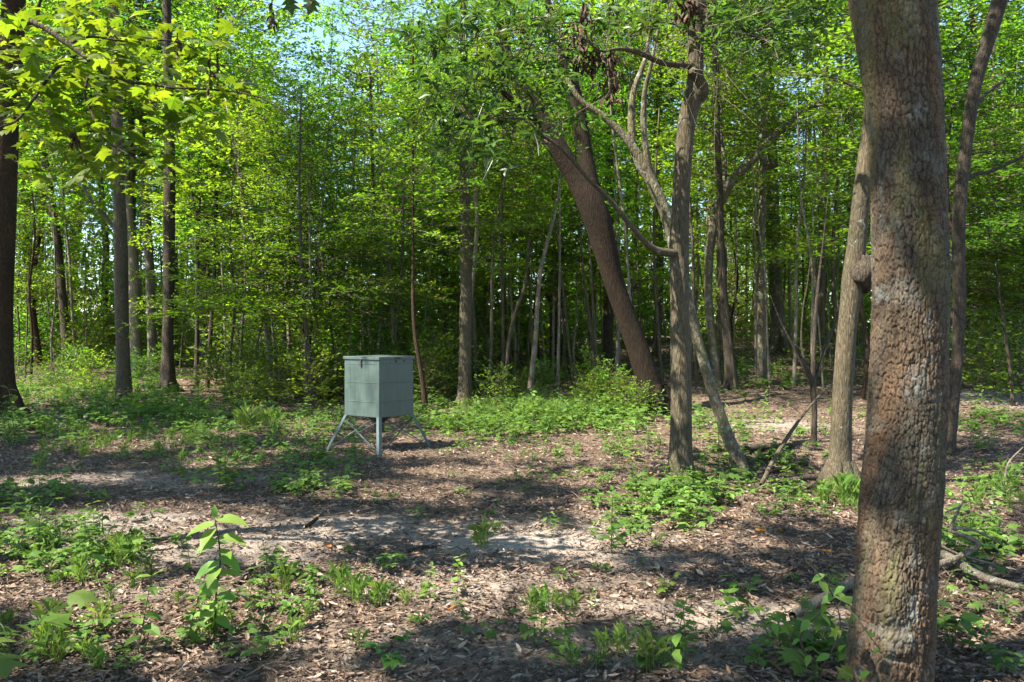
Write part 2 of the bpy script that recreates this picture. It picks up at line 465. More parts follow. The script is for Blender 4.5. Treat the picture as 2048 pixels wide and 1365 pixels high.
UNDER, SLIM, CANOPY, SHRUB = [], [], [], []
for s in range(4):
    g = np.random.default_rng(100 + s)
    lz, sp_ = ((.10, .044), (.135, .058), (.115, .05), (.155, .07))[s]
    b = crown_branches(g, 5.2, 2.4, 54, lambda t: 1.0 - 0.55 * t + 0.25 * math.sin(9 * t + s), (0.0, 0.7))
    UNDER.append(crown_mesh('understory_crown', grow(g, b, lz, sp_, sec_step=0.14, tone=(.0, .35, -.3, .1)[s]), M['leaf']))
for s in range(3):
    g = np.random.default_rng(130 + s)
    b = crown_branches(g, 8.0, 2.0, 62, lambda t: 0.75 + 0.4 * math.sin(3.1 * t) + 0.2 * math.sin(14 * t + s), (0.1, 0.6))
    SLIM.append(crown_mesh('slim_crown', grow(g, b, (.11, .13, .15)[s], (.055, .06, .075)[s], sec_step=0.14, sub=.42, tone=(-.25, .1, .35)[s]), M['leaf']))
for s in range(3):
    g = np.random.default_rng(160 + s)
    b = crown_branches(g, 6.5, 3.6, 64, lambda t: 0.55 + 0.6 * math.sin(3.0 * t + 0.3), (0.1, 0.9))
    CANOPY.append(crown_mesh('canopy_crown', grow(g, b, 0.17, 0.10, sec_step=0.24, flat=0.5), M['canopy']))
for s in range(3):
    g = np.random.default_rng(190 + s)
    b = crown_branches(g, 0.9, 0.9, 26, lambda t: 1.0 - 0.2 * t, (0.25, 1.25), 0.05)
    SHRUB.append(crown_mesh('shrub_foliage', grow(g, b, 0.085, 0.045, sec_step=0.12, flat=0.5, thick=0.008), M['leaf']))

# ------------------------------------------------------------------ ground
def axis(a, b, lo, hi, fine, grow_=1.12, far=420):
    v = list(np.arange(lo, hi + 1e-6, fine))
    st = fine
    while v[-1] < b: st *= grow_; v.append(v[-1] + st)
    st = fine
    while v[0] > a: st *= grow_; v.insert(0, v[0] - st)
    return np.array(v)
gx = axis(-420, 420, -9, 9, 0.09)
gy = axis(-60, 420, 2.5, 16, 0.09)
XX, YY = np.meshgrid(gx, gy)
SAND = []
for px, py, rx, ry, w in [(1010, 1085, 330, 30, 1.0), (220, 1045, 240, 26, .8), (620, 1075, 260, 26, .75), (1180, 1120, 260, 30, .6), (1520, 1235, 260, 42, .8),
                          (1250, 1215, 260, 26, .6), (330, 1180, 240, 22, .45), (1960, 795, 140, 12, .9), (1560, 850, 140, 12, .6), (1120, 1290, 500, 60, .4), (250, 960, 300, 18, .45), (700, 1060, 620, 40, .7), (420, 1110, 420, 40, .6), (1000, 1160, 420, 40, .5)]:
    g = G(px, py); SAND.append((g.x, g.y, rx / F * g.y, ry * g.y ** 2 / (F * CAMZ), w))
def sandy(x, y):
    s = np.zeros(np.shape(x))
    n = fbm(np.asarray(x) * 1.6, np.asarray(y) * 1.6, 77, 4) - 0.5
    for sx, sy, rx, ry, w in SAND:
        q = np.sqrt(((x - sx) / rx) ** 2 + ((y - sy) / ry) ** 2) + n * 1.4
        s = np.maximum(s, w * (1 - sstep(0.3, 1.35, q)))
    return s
ZZ = height(XX, YY) + 0.018 * (fbm(XX * 3, YY * 3, 21, 3) - 0.5) * (1 - sandy(XX, YY) * 0.6)
nx_, ny_ = len(gx), len(gy)
i = np.arange(ny_ - 1)[:, None] * nx_; j = np.arange(nx_ - 1)[None]
Q = np.stack([i + j, i + j + 1, i + nx_ + j + 1, i + nx_ + j], -1).reshape(-1, 4)
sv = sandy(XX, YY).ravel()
def ground_material():
    m, nt, N, L = nodes_of('forest_soil')
    tc = N('TexCoord')
    at = N('Attribute', attribute_name='tint'); sp = N('SeparateColor'); L(at.outputs['Color'], sp.inputs[0])
    n1 = N('TexNoise', Scale=3.0, Detail=6.0, Roughness=0.7); L(tc.outputs['Object'], n1.inputs['Vector'])
    n2 = N('TexNoise', Scale=55.0, Detail=5.0, Roughness=0.75); L(tc.outputs['Object'], n2.inputs['Vector'])
    vo = N('TexVoronoi', Scale=26.0, Randomness=1.0); L(tc.outputs['Object'], vo.inputs['Vector'])
    hs = N('SeparateColor'); L(vo.outputs['Color'], hs.inputs[0])
    lit = ramp(nt, [(0.0, (0.065, 0.046, 0.032)), (0.3, (0.11, 0.08, 0.058)), (0.6, (0.17, 0.13, 0.10)), (0.85, (0.085, 0.062, 0.046)), (1.0, (0.23, 0.18, 0.14))])
    L(hs.outputs[0], lit.inputs[0])
    d = ramp(nt, [(0.3, (0.55, 0.55, 0.55)), (0.65, (1.25, 1.2, 1.15))]); L(n2.outputs[0], d.inputs[0])
    a = N('MixRGB', blend_type='MULTIPLY'); a.inputs[0].default_value = 0.9; L(lit.outputs[0], a.inputs[1]); L(d.outputs[0], a.inputs[2])
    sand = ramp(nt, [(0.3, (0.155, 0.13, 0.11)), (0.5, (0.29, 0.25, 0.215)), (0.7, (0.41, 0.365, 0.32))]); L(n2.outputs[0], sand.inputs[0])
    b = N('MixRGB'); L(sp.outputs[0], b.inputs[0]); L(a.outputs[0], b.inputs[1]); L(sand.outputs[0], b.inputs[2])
    v = ramp(nt, [(0.35, (0.75, 0.74, 0.72)), (0.65, (1.15, 1.12, 1.1))]); L(n1.outputs[0], v.inputs[0])
    c = N('MixRGB', blend_type='MULTIPLY'); c.inputs[0].default_value = 1; L(b.outputs[0], c.inputs[1]); L(v.outputs[0], c.inputs[2])
    pb = N('BsdfPrincipled', Roughness=0.95); pb.inputs['Specular IOR Level'].default_value = 0.1; L(c.outputs[0], pb.inputs['Base Color'])
    bp = N('Bump', Strength=0.6, Distance=0.02)
    ad = N('Math', operation='ADD'); L(n2.outputs[0], ad.inputs[0]); L(hs.outputs[1], ad.inputs[1])
    L(ad.outputs[0], bp.inputs['Height']); L(bp.outputs[0], pb.inputs['Normal'])
    o = N('OutputMaterial'); L(pb.outputs[0], o.inputs['Surface'])
    return m
gm = mesh_np('ground', np.column_stack([XX.ravel(), YY.ravel(), ZZ.ravel()]), Q, ground_material(),
             np.column_stack([sv, sv * 0, sv * 0]), True)
tag(link('ground', gm), 'forest floor of brown soil and pale sandy patches', kind='structure')

# ------------------------------------------------------------------ trees measured on the photograph
def trunk_path(pts, d, base, top=0, flare=1.3):
    """pixel outline (px, py, width) bottom to top at distance d -> local rows x,y,z,r"""
    rows = []
    for p in pts:
        dd = d + (p[3] if len(p) > 3 else 0)
        q = P(p[0], p[1], dd) - base
        rows.append([q.x, q.y, q.z, p[2] / F * dd / 2 / math.hypot(1, (p[0] - CX) / F)])
    r0 = rows[0][3]
    if flare:
        x0, y0, z0 = rows[0][:3]
        rows[0] = [x0, y0, min(z0, 0) - 0.12, r0 * flare]
        rows.insert(1, [x0 * .9, y0, max(z0, 0) + 0.10, r0 * (1 + (flare - 1) * .45)])
    if top and rows[-1][2] < top:
        a = np.array(rows[-1]); b = np.array(rows[-2])
        dr = (a - b)[:3]; dr /= np.linalg.norm(dr)
        z, r, p = a[2], a[3], a[:3].copy()
        while z < top:
            dr = dr * 0.8 + np.array([0, 0, 1]) * 0.2; dr /= np.linalg.norm(dr)
            p = p + dr * 1.0; z = p[2]; r *= 0.95
            rows.append([*p, r])
        rows.append([*(p + dr * 0.6), r * 0.3])
    return rows

def limb_path(pts, d, base, depth=0):
    n = len(pts)
    rows = []
    for i, p in enumerate(pts):
        dd = d + depth * i / max(n - 1, 1)
        q = P(p[0], p[1], dd) - base
        rows.append([q.x, q.y, q.z, p[2] / F * dd / 2])
    return rows

def at_height(rows, z):
    rr = np.array(rows)
    k = np.argmin(abs(rr[:, 2] - z))
    return rr[k, :3]

def tube_mesh(name, rows, k, n, mat, wob=0.08, seed=0):
    p = smooth_path(rows, n)
    p[:, 3] = np.maximum(p[:, 3], 0.002)
    V, Q, T = tube(p, k, wob, seed)
    return MB().add(V, Q, T).mesh(name, mat, True)

TREES = {}
def tree(name, label, base_px, pts, mat, top=11, crown=None, limbs=(), cat='tree', group=None, k=14, flare=1.3, dd=0):
    b = G(*base_px)
    d = b.y
    root = empty(name, b, label, cat, group)
    rows = trunk_path(pts, d, b, top, flare)
    seed = int(base_px[0])
    link('trunk', tube_mesh('trunk', rows, k, max(24, len(rows) * 4), M[mat], 0.09, seed), root)
    if pts[0][2] >= 24 and flare > 1.14:
        r0 = pts[0][2] / F * d / 2; gr = np.random.default_rng(seed + 77)
        for q in range(5):
            a = q * 1.257 + gr.normal(0, .25); ln = r0 * (2.2 + 1.3 * gr.random()); cs, sn = math.cos(a), math.sin(a)
            zb_ = float(height(b.x + cs * ln, b.y + sn * ln)) - b.z
            rt = [[cs * r0 * .5, sn * r0 * .5, r0 * 1.9, r0 * .30], [cs * r0 * .95, sn * r0 * .95, r0 * .8, r0 * .34], [cs * r0 * 1.5, sn * r0 * 1.5, r0 * .12 + zb_ * .5, r0 * .24], [cs * ln, sn * ln, zb_ - r0 * .16, r0 * .14]]
            link('root', tube_mesh('root', rt, 8, 9, M[mat], .2, seed + q), root)
    for l, depth in limbs:
        link('limb', tube_mesh('limb', limb_path(l, d, b, depth), 8, 20, M[mat], 0.1, seed + 3), root)
    for meshes, z, sc in (crown or ()):
        c = at_height(rows, z)
        link('crown', meshes[seed % len(meshes)], root, c, (0, 0, seed * 1.7), (sc, sc, sc))
    TREES[label] = root
    return root, rows, b

# --- the big trunk in the right foreground: bark plates are real relief
def big_trunk():
    b = G(1778, 1372)
    d = b.y
    outline = [(1400, 1682, 1868), (1365, 1688, 1866), (1300, 1692, 1868), (1240, 1700, 1870), (1180, 1706, 1872), (1100, 1712, 1876), (1000, 1719, 1883),
               (900, 1730, 1889), (800, 1737, 1893), (700, 1742, 1894), (600, 1745, 1896), (500, 1744, 1896), (400, 1742, 1893), (300, 1738, 1888), (200, 1730, 1883),
               (100, 1714, 1876), (0, 1696, 1870), (-60, 1688, 1868)]
    rows = []
    for py, a, c in outline:
        q = P((a + c) / 2, py, d) - b
        rows.append([q.x, q.y, q.z, (c - a) / 2 / F * d / math.hypot(1, (1795 - CX) / F) + .004])
    p = smooth_path(rows, 720)
    k = 300
    th = np.linspace(0, 2 * math.pi, k, endpoint=False) + math.pi / 2
    z = p[:, 2][:, None] + 0 * th[None]
    TH = th[None] + 0 * z
    per = 1.15
    u = (TH - math.pi / 2) / (2 * math.pi) * per
    def vor(u, v, cw, ch, seed, jit=0.85):
        nu = int(round(per / cw)); cw = per / nu
        a, c = u / cw, v / ch
        ia, ic = np.floor(a), np.floor(c)
        f1 = np.full(a.shape, 9.0); f2 = f1.copy(); idv = np.zeros(a.shape)
        for da in (-1, 0, 1):
            for dc in (-1, 0, 1):
                ja, jc = ia + da, ic + dc
                w = np.mod(ja, nu)
                ox = ja + 0.5 + jit * (_hash(w, jc, seed) - 0.5); oy = jc + 0.5 + jit * (_hash(w, jc, seed + 9) - 0.5)
                dd = np.hypot(a - ox, c - oy)
                near = dd < f1
                f2 = np.where(near, f1, np.minimum(f2, dd)); idv = np.where(near, _hash(w, jc, seed + 5), idv); f1 = np.where(near, dd, f1)
        return f2 - f1, idv
    cx_, cy_ = np.cos(TH), np.sin(TH)
    wu = 0.010 * (fbm(cx_ * 6 + 5, z * 12 + cy_ * 4, 4, 3) - .5) * 2
    wv = 0.02 * (fbm(cx_ * 4 + 15, z * 6 + cy_ * 3, 8, 3) - .5) * 2
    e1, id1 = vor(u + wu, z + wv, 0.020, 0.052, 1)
    e2, id2 = vor(u + wu * 1.5, z + wv, 0.010, 0.022, 2)
    rough = fbm(u * 190, z * 130, 12, 3) - 0.5
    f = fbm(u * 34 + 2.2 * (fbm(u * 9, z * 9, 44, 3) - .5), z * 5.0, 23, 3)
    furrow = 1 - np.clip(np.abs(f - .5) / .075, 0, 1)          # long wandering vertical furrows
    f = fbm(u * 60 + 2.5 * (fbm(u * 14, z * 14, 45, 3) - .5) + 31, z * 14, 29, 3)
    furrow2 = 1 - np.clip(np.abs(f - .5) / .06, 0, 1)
    amp = 0.55 + 0.9 * fbm(cx_ * 1.5 + 3, z * 1.2 + cy_, 41, 2)
    disp = amp * (-0.006 * furrow - 0.004 * furrow2 + 0.008 * (np.minimum(e1, 0.15) / 0.15 - 1) + 0.003 * (id1 - .5) + 0.002 * (np.minimum(e2, .2) / .2 - 1) + 0.0015 * (id2 - .5)) + 0.005 * rough
    disp = disp + 0.012 * (fbm(cx_ * 1.2 + 8, z * 1.6 + cy_ * 1.2, 14, 3) - .5)
    # the dark cavity low on the front, and the swelling next to it
    def spot(px, py, ru, rv):
        q = P(px, py, d) - b
        ang = math.atan2(-1, 0)
        kk = int(np.argmin(abs(p[:, 2] - q.z))); cxx = p[kk, 0]; rr = p[kk, 3]
        s = np.clip((q.x - cxx) / rr, -.95, .95)
        du = (np.cos(TH) - s) * rr; front = np.sin(TH) < 0
        return np.where(front, np.exp(-((du / ru) ** 4) - (((z - q.z) / rv) ** 4)), 0)
    cav = spot(1828, 1288, 0.028, 0.045)
    disp = disp - 0.07 * cav + 0.02 * spot(1762, 1262, 0.06, 0.05) + 0.02 * spot(1745, 1180, 0.07, 0.10) - 0.012 * spot(1765, 1290, 0.05, 0.012)
    rr = p[:, 3][:, None] + disp
    V = np.stack([p[:, 0][:, None] + rr * np.cos(TH), p[:, 1][:, None] + rr * np.sin(TH), z], -1).reshape(-1, 3)
    n = len(p)
    i = np.arange(n - 1)[:, None] * k; j = np.arange(k)[None]; j2 = (j + 1) % k
    Q = np.stack([i + j, i + j2, i + k + j2, i + k + j], -1).reshape(-1, 4)
    pl = np.zeros((n, k))
    for px, py, r_, s_ in [(1800, 243, .032, .036), (1818, 232, .012, .02), (1822, 655, .014, .05), (1812, 672, .01, .02), (1790, 1215, .03, .1), (1795, 770, .035, .05), (1745, 590, .02, .04), (1860, 60, .02, .06)]:
        pl = np.maximum(pl, spot(px, py, r_, s_) * (0.6 + .8 * fbm(u * 60, z * 60, 91, 2)))
    warm = fbm(cx_ * 2.2 + 2, z * 2.5 + cy_ * 2, 61, 4)
    grain = fbm(u * 120, z * 80, 19, 3)
    br = np.clip(0.5 + 0.16 * id1 + 0.5 * (grain - .5) + 0.3 * (id2 - .5), 0.15, 1.1)
    base = np.stack([0.104 + .07 * (warm - .5), 0.075 + 0 * warm, 0.049 - .02 * (warm - .5)], -1) * (0.5 + 0.85 * br)[..., None]
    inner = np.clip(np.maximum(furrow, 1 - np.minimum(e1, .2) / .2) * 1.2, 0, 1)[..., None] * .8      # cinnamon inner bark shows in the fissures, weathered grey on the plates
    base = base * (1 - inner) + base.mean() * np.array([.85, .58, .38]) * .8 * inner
    moss = sstep(0.56, 0.7, fbm(cx_ * 2 + 30, z * 3 + cy_ * 2, 71, 4)) * 0.4
    base = base * (1 - moss[..., None]) + np.array([0.13, 0.125, 0.05]) * moss[..., None]
    lm = np.clip(pl * sstep(.42, .55, fbm(u * 45 + 3, z * 45, 97, 3)) + 0.3 * sstep(0.62, 0.74, fbm(u * 14, z * 10, 83, 4)), 0, 1) * 0.8
    base = base * (1 - lm[..., None]) + np.array([0.20, 0.20, 0.175]) * lm[..., None]
    m, nt, N, L = nodes_of('plated_brown_bark')
    at = N('Attribute', attribute_name='tint'); tc = N('TexCoord')
    n2 = N('TexNoise', Scale=140.0, Detail=5.0, Roughness=.75); L(tc.outputs['Object'], n2.inputs['Vector'])
    rm = ramp(nt, [(.3, (.6, .58, .56)), (.7, (1.4, 1.38, 1.35))]); L(n2.outputs[0], rm.inputs[0])
    mx = N('MixRGB', blend_type='MULTIPLY'); mx.inputs[0].default_value = 1; L(at.outputs['Color'], mx.inputs[1]); L(rm.outputs[0], mx.inputs[2])
    pb = N('BsdfPrincipled', Roughness=.9); pb.inputs['Specular IOR Level'].default_value = .2; L(mx.outputs[0], pb.inputs['Base Color'])
    bp = N('Bump', Strength=.5, Distance=.006); L(n2.outputs[0], bp.inputs['Height']); L(bp.outputs[0], pb.inputs['Normal'])
    o = N('OutputMaterial'); L(pb.outputs[0], o.inputs['Surface'])
    root = empty('big_tree', b, 'thick brown tree trunk with plated furrowed bark rising out of the right foreground', 'tree')
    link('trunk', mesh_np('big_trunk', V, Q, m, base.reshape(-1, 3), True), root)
    # upper trunk above the frame and its crown
    a = p[-1]
    up = [[a[0], a[1], a[2] - .03, a[3] * .99], [a[0] - .10, a[1] + .05, a[2] + 1.5, a[3] * .93], [a[0] - .25, a[1] + .1, a[2] + 4, a[3] * .75], [a[0] - .2, a[1], a[2] + 8, a[3] * .4], [a[0], a[1], a[2] + 10, .03]]
    link('upper_trunk', tube_mesh('upper_trunk', up, 16, 24, M['bark_big'], .06, 3), root)
    link('crown', CANOPY[1], root, (a[0] - .2, a[1], a[2] + 4.5), (0, 0, 1), (1, 1, 1))
    return root, b
big_root, big_b = big_trunk()

CAN = lambda z=7.5, s=1.0: ((CANOPY, z, s),)
# slender tree right of centre
t2, t2rows, t2b = tree('ridged_tree', 'slender straight grey-brown tree with a swollen knot near the top, weeds crowding its foot', (1362, 968),
    [(1362, 968, 50), (1362, 900, 46), (1362, 800, 43), (1360, 650, 40), (1359, 560, 38), (1358, 500, 40), (1360, 420, 36), (1366, 330, 36), (1374, 240, 36), (1388, 190, 38), (1391, 160, 34), (1391, 100, 33), (1393, 0, 38)],
    'bark_grey', 11, CAN(7.6, .9), k=22, flare=1.3,
    limbs=[([(1358, 506, 24), (1335, 506, 16), (1300, 494, 13), (1262, 452, 11), (1215, 395, 10), (1180, 362, 8), (1125, 300, 7), (1085, 270, 5), (1050, 238, 3)], -1.0),
           ([(1398, 200, 26), (1404, 180, 30), (1396, 155, 22), (1384, 140, 18)], -.15),
           ([(1390, 132, 16), (1352, 130, 13), (1318, 124, 12), (1280, 106, 12), (1238, 98, 8), (1200, 102, 5), (1160, 70, 3)], -.9),
           ([(1392, 128, 14), (1378, 70, 11), (1345, 45, 9), (1300, 60, 7), (1250, 72, 5), (1190, 40, 3)], .6),
           ([(1392, 60, 14), (1440, 20, 10), (1490, 60, 8), (1540, 90, 6), (1620, 100, 4)], .5)])
# lichen-spotted leaning trunk behind it
t3, _, t3b = tree('leaning_tree', 'thin lichen-spotted trunk leaning left behind the slender ridged tree and forking above', (1480, 948),
    [(1480, 948, 30), (1462, 890, 27), (1440, 830, 24), (1412, 740, 22), (1392, 670, 22), (1372, 580, 22), (1350, 500, 24), (1332, 430, 24), (1310, 380, 24), (1285, 325, 20), (1250, 275, 17), (1205, 232, 14), (1160, 200, 11), (1130, 150, 8)],
    'bark_pale', 0, (), k=14, flare=1.2,
    limbs=[([(1300, 365, 17), (1270, 310, 15), (1262, 240, 14), (1268, 180, 12), (1290, 120, 9), (1300, 50, 6), (1310, -60, 4)], .3),
           ([(1302, 360, 15), (1292, 300, 13), (1287, 240, 12), (1290, 180, 10), (1300, 140, 8), (1320, 40, 5)], -.2)])
# big dark leaning fork
t4, _, t4b = tree('forked_tree', 'big dark reddish tree leaning left and forking in two behind the slender tree', (1312, 828),
    [(1316, 830, 60), (1302, 780, 50), (1276, 700, 44), (1250, 630, 41), (1226, 560, 42), (1208, 490, 50), (1192, 435, 56), (1172, 390, 52), (1148, 350, 40), (1118, 300, 40), (1092, 255, 36), (1070, 215, 32), (1040, 170, 28), (1010, 100, 22), (990, 0, 16)],
    'bark_fork', 10, ((CANOPY, 9.5, .75),), k=18, flare=1.25,
    limbs=[([(1196, 440, 44), (1185, 380, 34), (1170, 310, 32), (1158, 230, 30), (1145, 170, 27), (1128, 110, 22), (1105, 40, 16), (1080, -60, 10)], .5),
           ([(1090, 250, 24), (1040, 215, 16), (1000, 180, 12), (950, 160, 7), (900, 150, 4)], -1.0)])
tree('crooked_tree', 'pale crooked tree whose lichen-spotted stem bends away to the right overhead', (1436, 775),
    [(1436, 775, 20), (1428, 700, 18), (1418, 620, 17), (1417, 540, 17), (1424, 470, 18), (1440, 405, 20), (1470, 355, 20), (1510, 315, 18), (1555, 265, 17), (1600, 228, 14), (1640, 205, 12), (1665, 160, 10), (1690, 120, 7)],
    'bark_pale', 0, (), limbs=[([(1600, 228, 9), (1630, 212, 6), (1680, 215, 4), (1715, 240, 3)], -.5), ([(1440, 405, 12), (1450, 330, 9), (1440, 250, 7), (1455, 150, 5)], .4)])
tree('forest_tree', 'dark straight tree close behind the pale crooked stem', (1464, 778),
    [(1464, 778, 26), (1456, 690, 20), (1448, 600, 18), (1442, 500, 16), (1440, 400, 14), (1436, 300, 12)], 'bark_dark', 10, ((SLIM, 4.5, .9),))
t6, t6rows, t6b = tree('burl_tree', 'olive-grey tree with a round burl, standing just left of the thick plated trunk', (1682, 985),
    [(1682, 985, 66), (1680, 930, 48), (1682, 860, 43), (1686, 780, 40), (1692, 690, 40), (1700, 610, 40), (1707, 550, 46), (1713, 490, 40), (1722, 400, 36), (1734, 300, 34), (1748, 180, 32), (1756, 60, 30)],
    'bark_grey', 11, CAN(9, .5), k=20, flare=1.35)
g = np.random.default_rng(5)
q = P(1730, 546, t6b.y - .06) - t6b
th, ph = np.meshgrid(np.linspace(0, 2 * math.pi, 28, endpoint=False), np.linspace(0, math.pi, 16))
rr = 0.135 * (1 + .35 * (fbm(np.cos(th) * 2.2 + 4, np.sin(th) * 2.2 + ph * 2, 9, 4) - .5) * 2)
V = np.stack([q.x + rr * np.sin(ph) * np.cos(th), q.y + rr * np.sin(ph) * np.sin(th), q.z + rr * 1.25 * np.cos(ph)], -1).reshape(-1, 3)
i = np.arange(15)[:, None] * 28; j = np.arange(28)[None]; j2 = (j + 1) % 28
link('burl', MB().add(V, np.stack([i + j, i + 28 + j, i + 28 + j2, i + j2], -1).reshape(-1, 4)).mesh('burl', M['bark_dark'], True), t6)
tree('slanting_tree', 'dark tree curving up to the right just beyond the thick plated trunk', (1898, 905),
    [(1898, 905, 26), (1908, 800, 24), (1916, 700, 25), (1918, 600, 26), (1917, 500, 27), (1920, 400, 28), (1930, 310, 27), (1940, 230, 28), (1952, 160, 30), (1970, 100, 32), (1988, 40, 34), (2006, -30, 34)],
    'bark_dark', 10, CAN(8.5, .6), limbs=[([(1914, 380, 10), (1945, 352, 8), (1990, 340, 7), (2050, 312, 5)], .3), ([(1932, 260, 10), (1960, 200, 8), (2010, 160, 5)], .4)])
tree('charred_sapling', 'thin black many-stemmed sapling left of the burl tree', (1628, 886),
    [(1628, 886, 12), (1629, 820, 12), (1626, 770, 14), (1628, 700, 9), (1632, 620, 8), (1640, 540, 5), (1648, 470, 3), (1656, 390, 1)],
    'bark_dark', 0, (), cat='sapling', k=8,
    limbs=[([(1626, 775, 10), (1610, 735, 11), (1585, 690, 5), (1560, 640, 3), (1540, 590, 1)], -.2), ([(1628, 765, 8), (1650, 700, 6), (1672, 640, 4), (1692, 570, 2), (1700, 520, 1)], .3),
           ([(1626, 780, 8), (1604, 700, 5), (1606, 620, 3), (1616, 560, 2), (1622, 500, 1)], .2), ([(1610, 725, 9), (1595, 705, 4), (1590, 690, 2)], -.3)])
# left edge and left group
tree('edge_tree', 'stout red-brown trunk cut off by the left edge of the picture', (6, 832),
    [(6, 832, 66), (4, 760, 54), (2, 650, 52), (4, 500, 54), (8, 350, 55), (14, 200, 54), (24, 60, 52), (30, -40, 50)], 'bark_red', 14, CAN(12, .8), k=18, flare=1.4)
tree('forest_tree', 'straight tree with a sunlit brown foot, second from the left edge', (64, 724),
    [(64, 724, 30), (66, 650, 24), (60, 560, 22), (54, 470, 22), (50, 350, 20), (46, 200, 20)], 'bark_grey', 13, CAN(9, 1))
tree('forest_tree', 'dark thin tree bowing gently, third from the left edge', (136, 742),
    [(136, 742, 24), (130, 660, 19), (122, 560, 18), (112, 460, 18), (98, 370, 17), (86, 300, 16), (80, 200, 14)], 'bark_dark', 13, CAN(9, 1))
tree('forest_tree', 'tall grey-brown tree in front of the left clump, tallest bare trunk left of the feeder', (248, 806),
    [(248, 806, 34), (246, 720, 28), (243, 600, 29), (241, 480, 28), (238, 380, 25), (236, 300, 24), (232, 180, 22), (228, 60, 20)], 'bark_grey', 14, CAN(12, .7), k=16,
    limbs=[([(240, 470, 9), (215, 440, 8), (185, 405, 7), (165, 370, 5)], .5)])
tree('forest_tree', 'brown tree half hidden behind the tall grey-brown trunk', (274, 748),
    [(274, 748, 28), (270, 680, 24), (268, 560, 22), (262, 460, 20), (252, 380, 20), (238, 320, 20), (215, 250, 19), (196, 180, 18), (190, 60, 16)], 'bark_light', 13, CAN(9, 1))
tree('forest_tree', 'slim sunlit grey tree between two thicker trunks of the left clump', (307, 742),
    [(307, 742, 20), (303, 640, 18), (299, 540, 19), (295, 450, 18), (290, 380, 17), (286, 280, 16)], 'bark_light', 12, ((SLIM, 6, 1),))
tree('forest_tree', 'mossy dark tree with ivy-green foot at the right of the left clump', (336, 784),
    [(336, 784, 32), (336, 700, 24), (337, 600, 23), (338, 480, 24), (339, 380, 24), (339, 280, 22), (336, 150, 20)], 'bark_dark', 13, CAN(11, .7), k=16)
tree('forest_tree', 'thinner brown tree pressed close behind the mossy dark one', (353, 732),
    [(353, 732, 17), (351, 640, 15), (349, 520, 15), (348, 400, 14), (346, 280, 13)], 'bark_grey', 12, ((SLIM, 6, 1),))
tree('forked_sapling', 'black forked sapling with a long twig reaching right, left of the feeder', (393, 777),
    [(393, 777, 12), (394, 680, 9), (395, 580, 9), (395, 500, 9), (395, 450, 9), (388, 410, 7), (380, 370, 6), (376, 280, 4)], 'bark_dark', 0, ((UNDER, 4.4, .7),), cat='sapling', k=8,
    limbs=[([(395, 455, 8), (399, 400, 6), (398, 340, 5), (402, 250, 3)], .2), ([(396, 520, 6), (420, 490, 5), (460, 470, 4), (510, 464, 3), (550, 464, 2)], -.3)])
tree('sapling', 'thin dark sapling just right of the black forked one', (415, 777),
    [(415, 777, 10), (420, 680, 9), (427, 580, 9), (430, 480, 8), (433, 380, 8), (434, 280, 6)], 'bark_dark', 9, ((UNDER, 4.6, .8),), cat='sapling', k=8)
tree('forest_tree', 'shaggy vine-draped tree showing only high up above the forked sapling', (412, 738),
    [(412, 738, 22), (412, 600, 22), (414, 450, 24), (420, 330, 24), (426, 200, 22), (433, 80, 20), (438, -20, 18)], 'bark_dark', 15, CAN(11, 1.1))
tree('wavy_sapling', 'wavy black sapling standing alone in the bright foliage left of the feeder', (564, 788),
    [(564, 788, 10), (568, 700, 8), (570, 600, 8), (579, 545, 8), (578, 470, 6), (588, 390, 5), (600, 320, 4), (604, 250, 3)], 'bark_dark', 0, ((UNDER, 3.6, .7),), cat='sapling', k=8,
    limbs=[([(571, 585, 5), (556, 550, 4), (548, 520, 2)], .2), ([(566, 760, 7), (548, 772, 6), (530, 788, 4)], -.6)])
tree('sapling', 'clump-stemmed reddish sapling just left of the feeder', (614, 786),
    [(614, 786, 9), (617, 720, 8), (622, 650, 7), (630, 580, 5), (634, 500, 4)], 'bark_red', 0, ((UNDER, 3.0, .7),), cat='sapling', k=8,
    limbs=[([(614, 780, 6), (608, 700, 5), (606, 620, 3)], .2), ([(616, 730, 6), (606, 690, 4), (600, 640, 2)], .2)])
tree('forest_tree', 'straight brown tree standing alone right of the feeder', (930, 812),
    [(930, 812, 30), (930, 740, 26), (931, 650, 25), (932, 560, 24), (931, 450, 23), (930, 350, 20), (930, 260, 18), (928, 120, 15)], 'bark_grey', 12, ((UNDER, 5, .8),), k=16)
tree('forest_tree', 'darker thin tree close behind the straight brown one right of the feeder', (949, 738),
    [(949, 738, 17), (949, 650, 15), (950, 560, 15), (952, 450, 13), (952, 300, 11)], 'bark_dark', 12, ((SLIM, 6, 1),))
tree('sapling', 'reddish bare sapling between the feeder and the straight brown tree', (890, 764),
    [(890, 764, 12), (890, 690, 10), (892, 620, 9), (890, 550, 8), (888, 420, 6)], 'bark_red', 9, ((UNDER, 5, .8),), cat='sapling', k=8)
tree('sapling', 'dark stem slanting up left from behind the feeder lid', (800, 770),
    [(800, 770, 14), (792, 715, 13), (780, 650, 12), (768, 600, 11), (756, 540, 9), (750, 440, 7)], 'bark_dark', 8, ((UNDER, 4, .8),), cat='sapling', k=8,
    limbs=[([(790, 705, 7), (793, 640, 6), (790, 560, 4)], .3), ([(796, 730, 7), (812, 660, 5), (835, 600, 3)], -.3)])
tree('sapling', 'bowed brown sapling right behind the grey feeder box', (850, 822),
    [(850, 822, 12), (846, 770, 10), (838, 720, 9), (830, 670, 8), (826, 600, 7), (826, 480, 5)], 'bark_red', 7, ((UNDER, 3.6, .7),), cat='sapling', k=8)
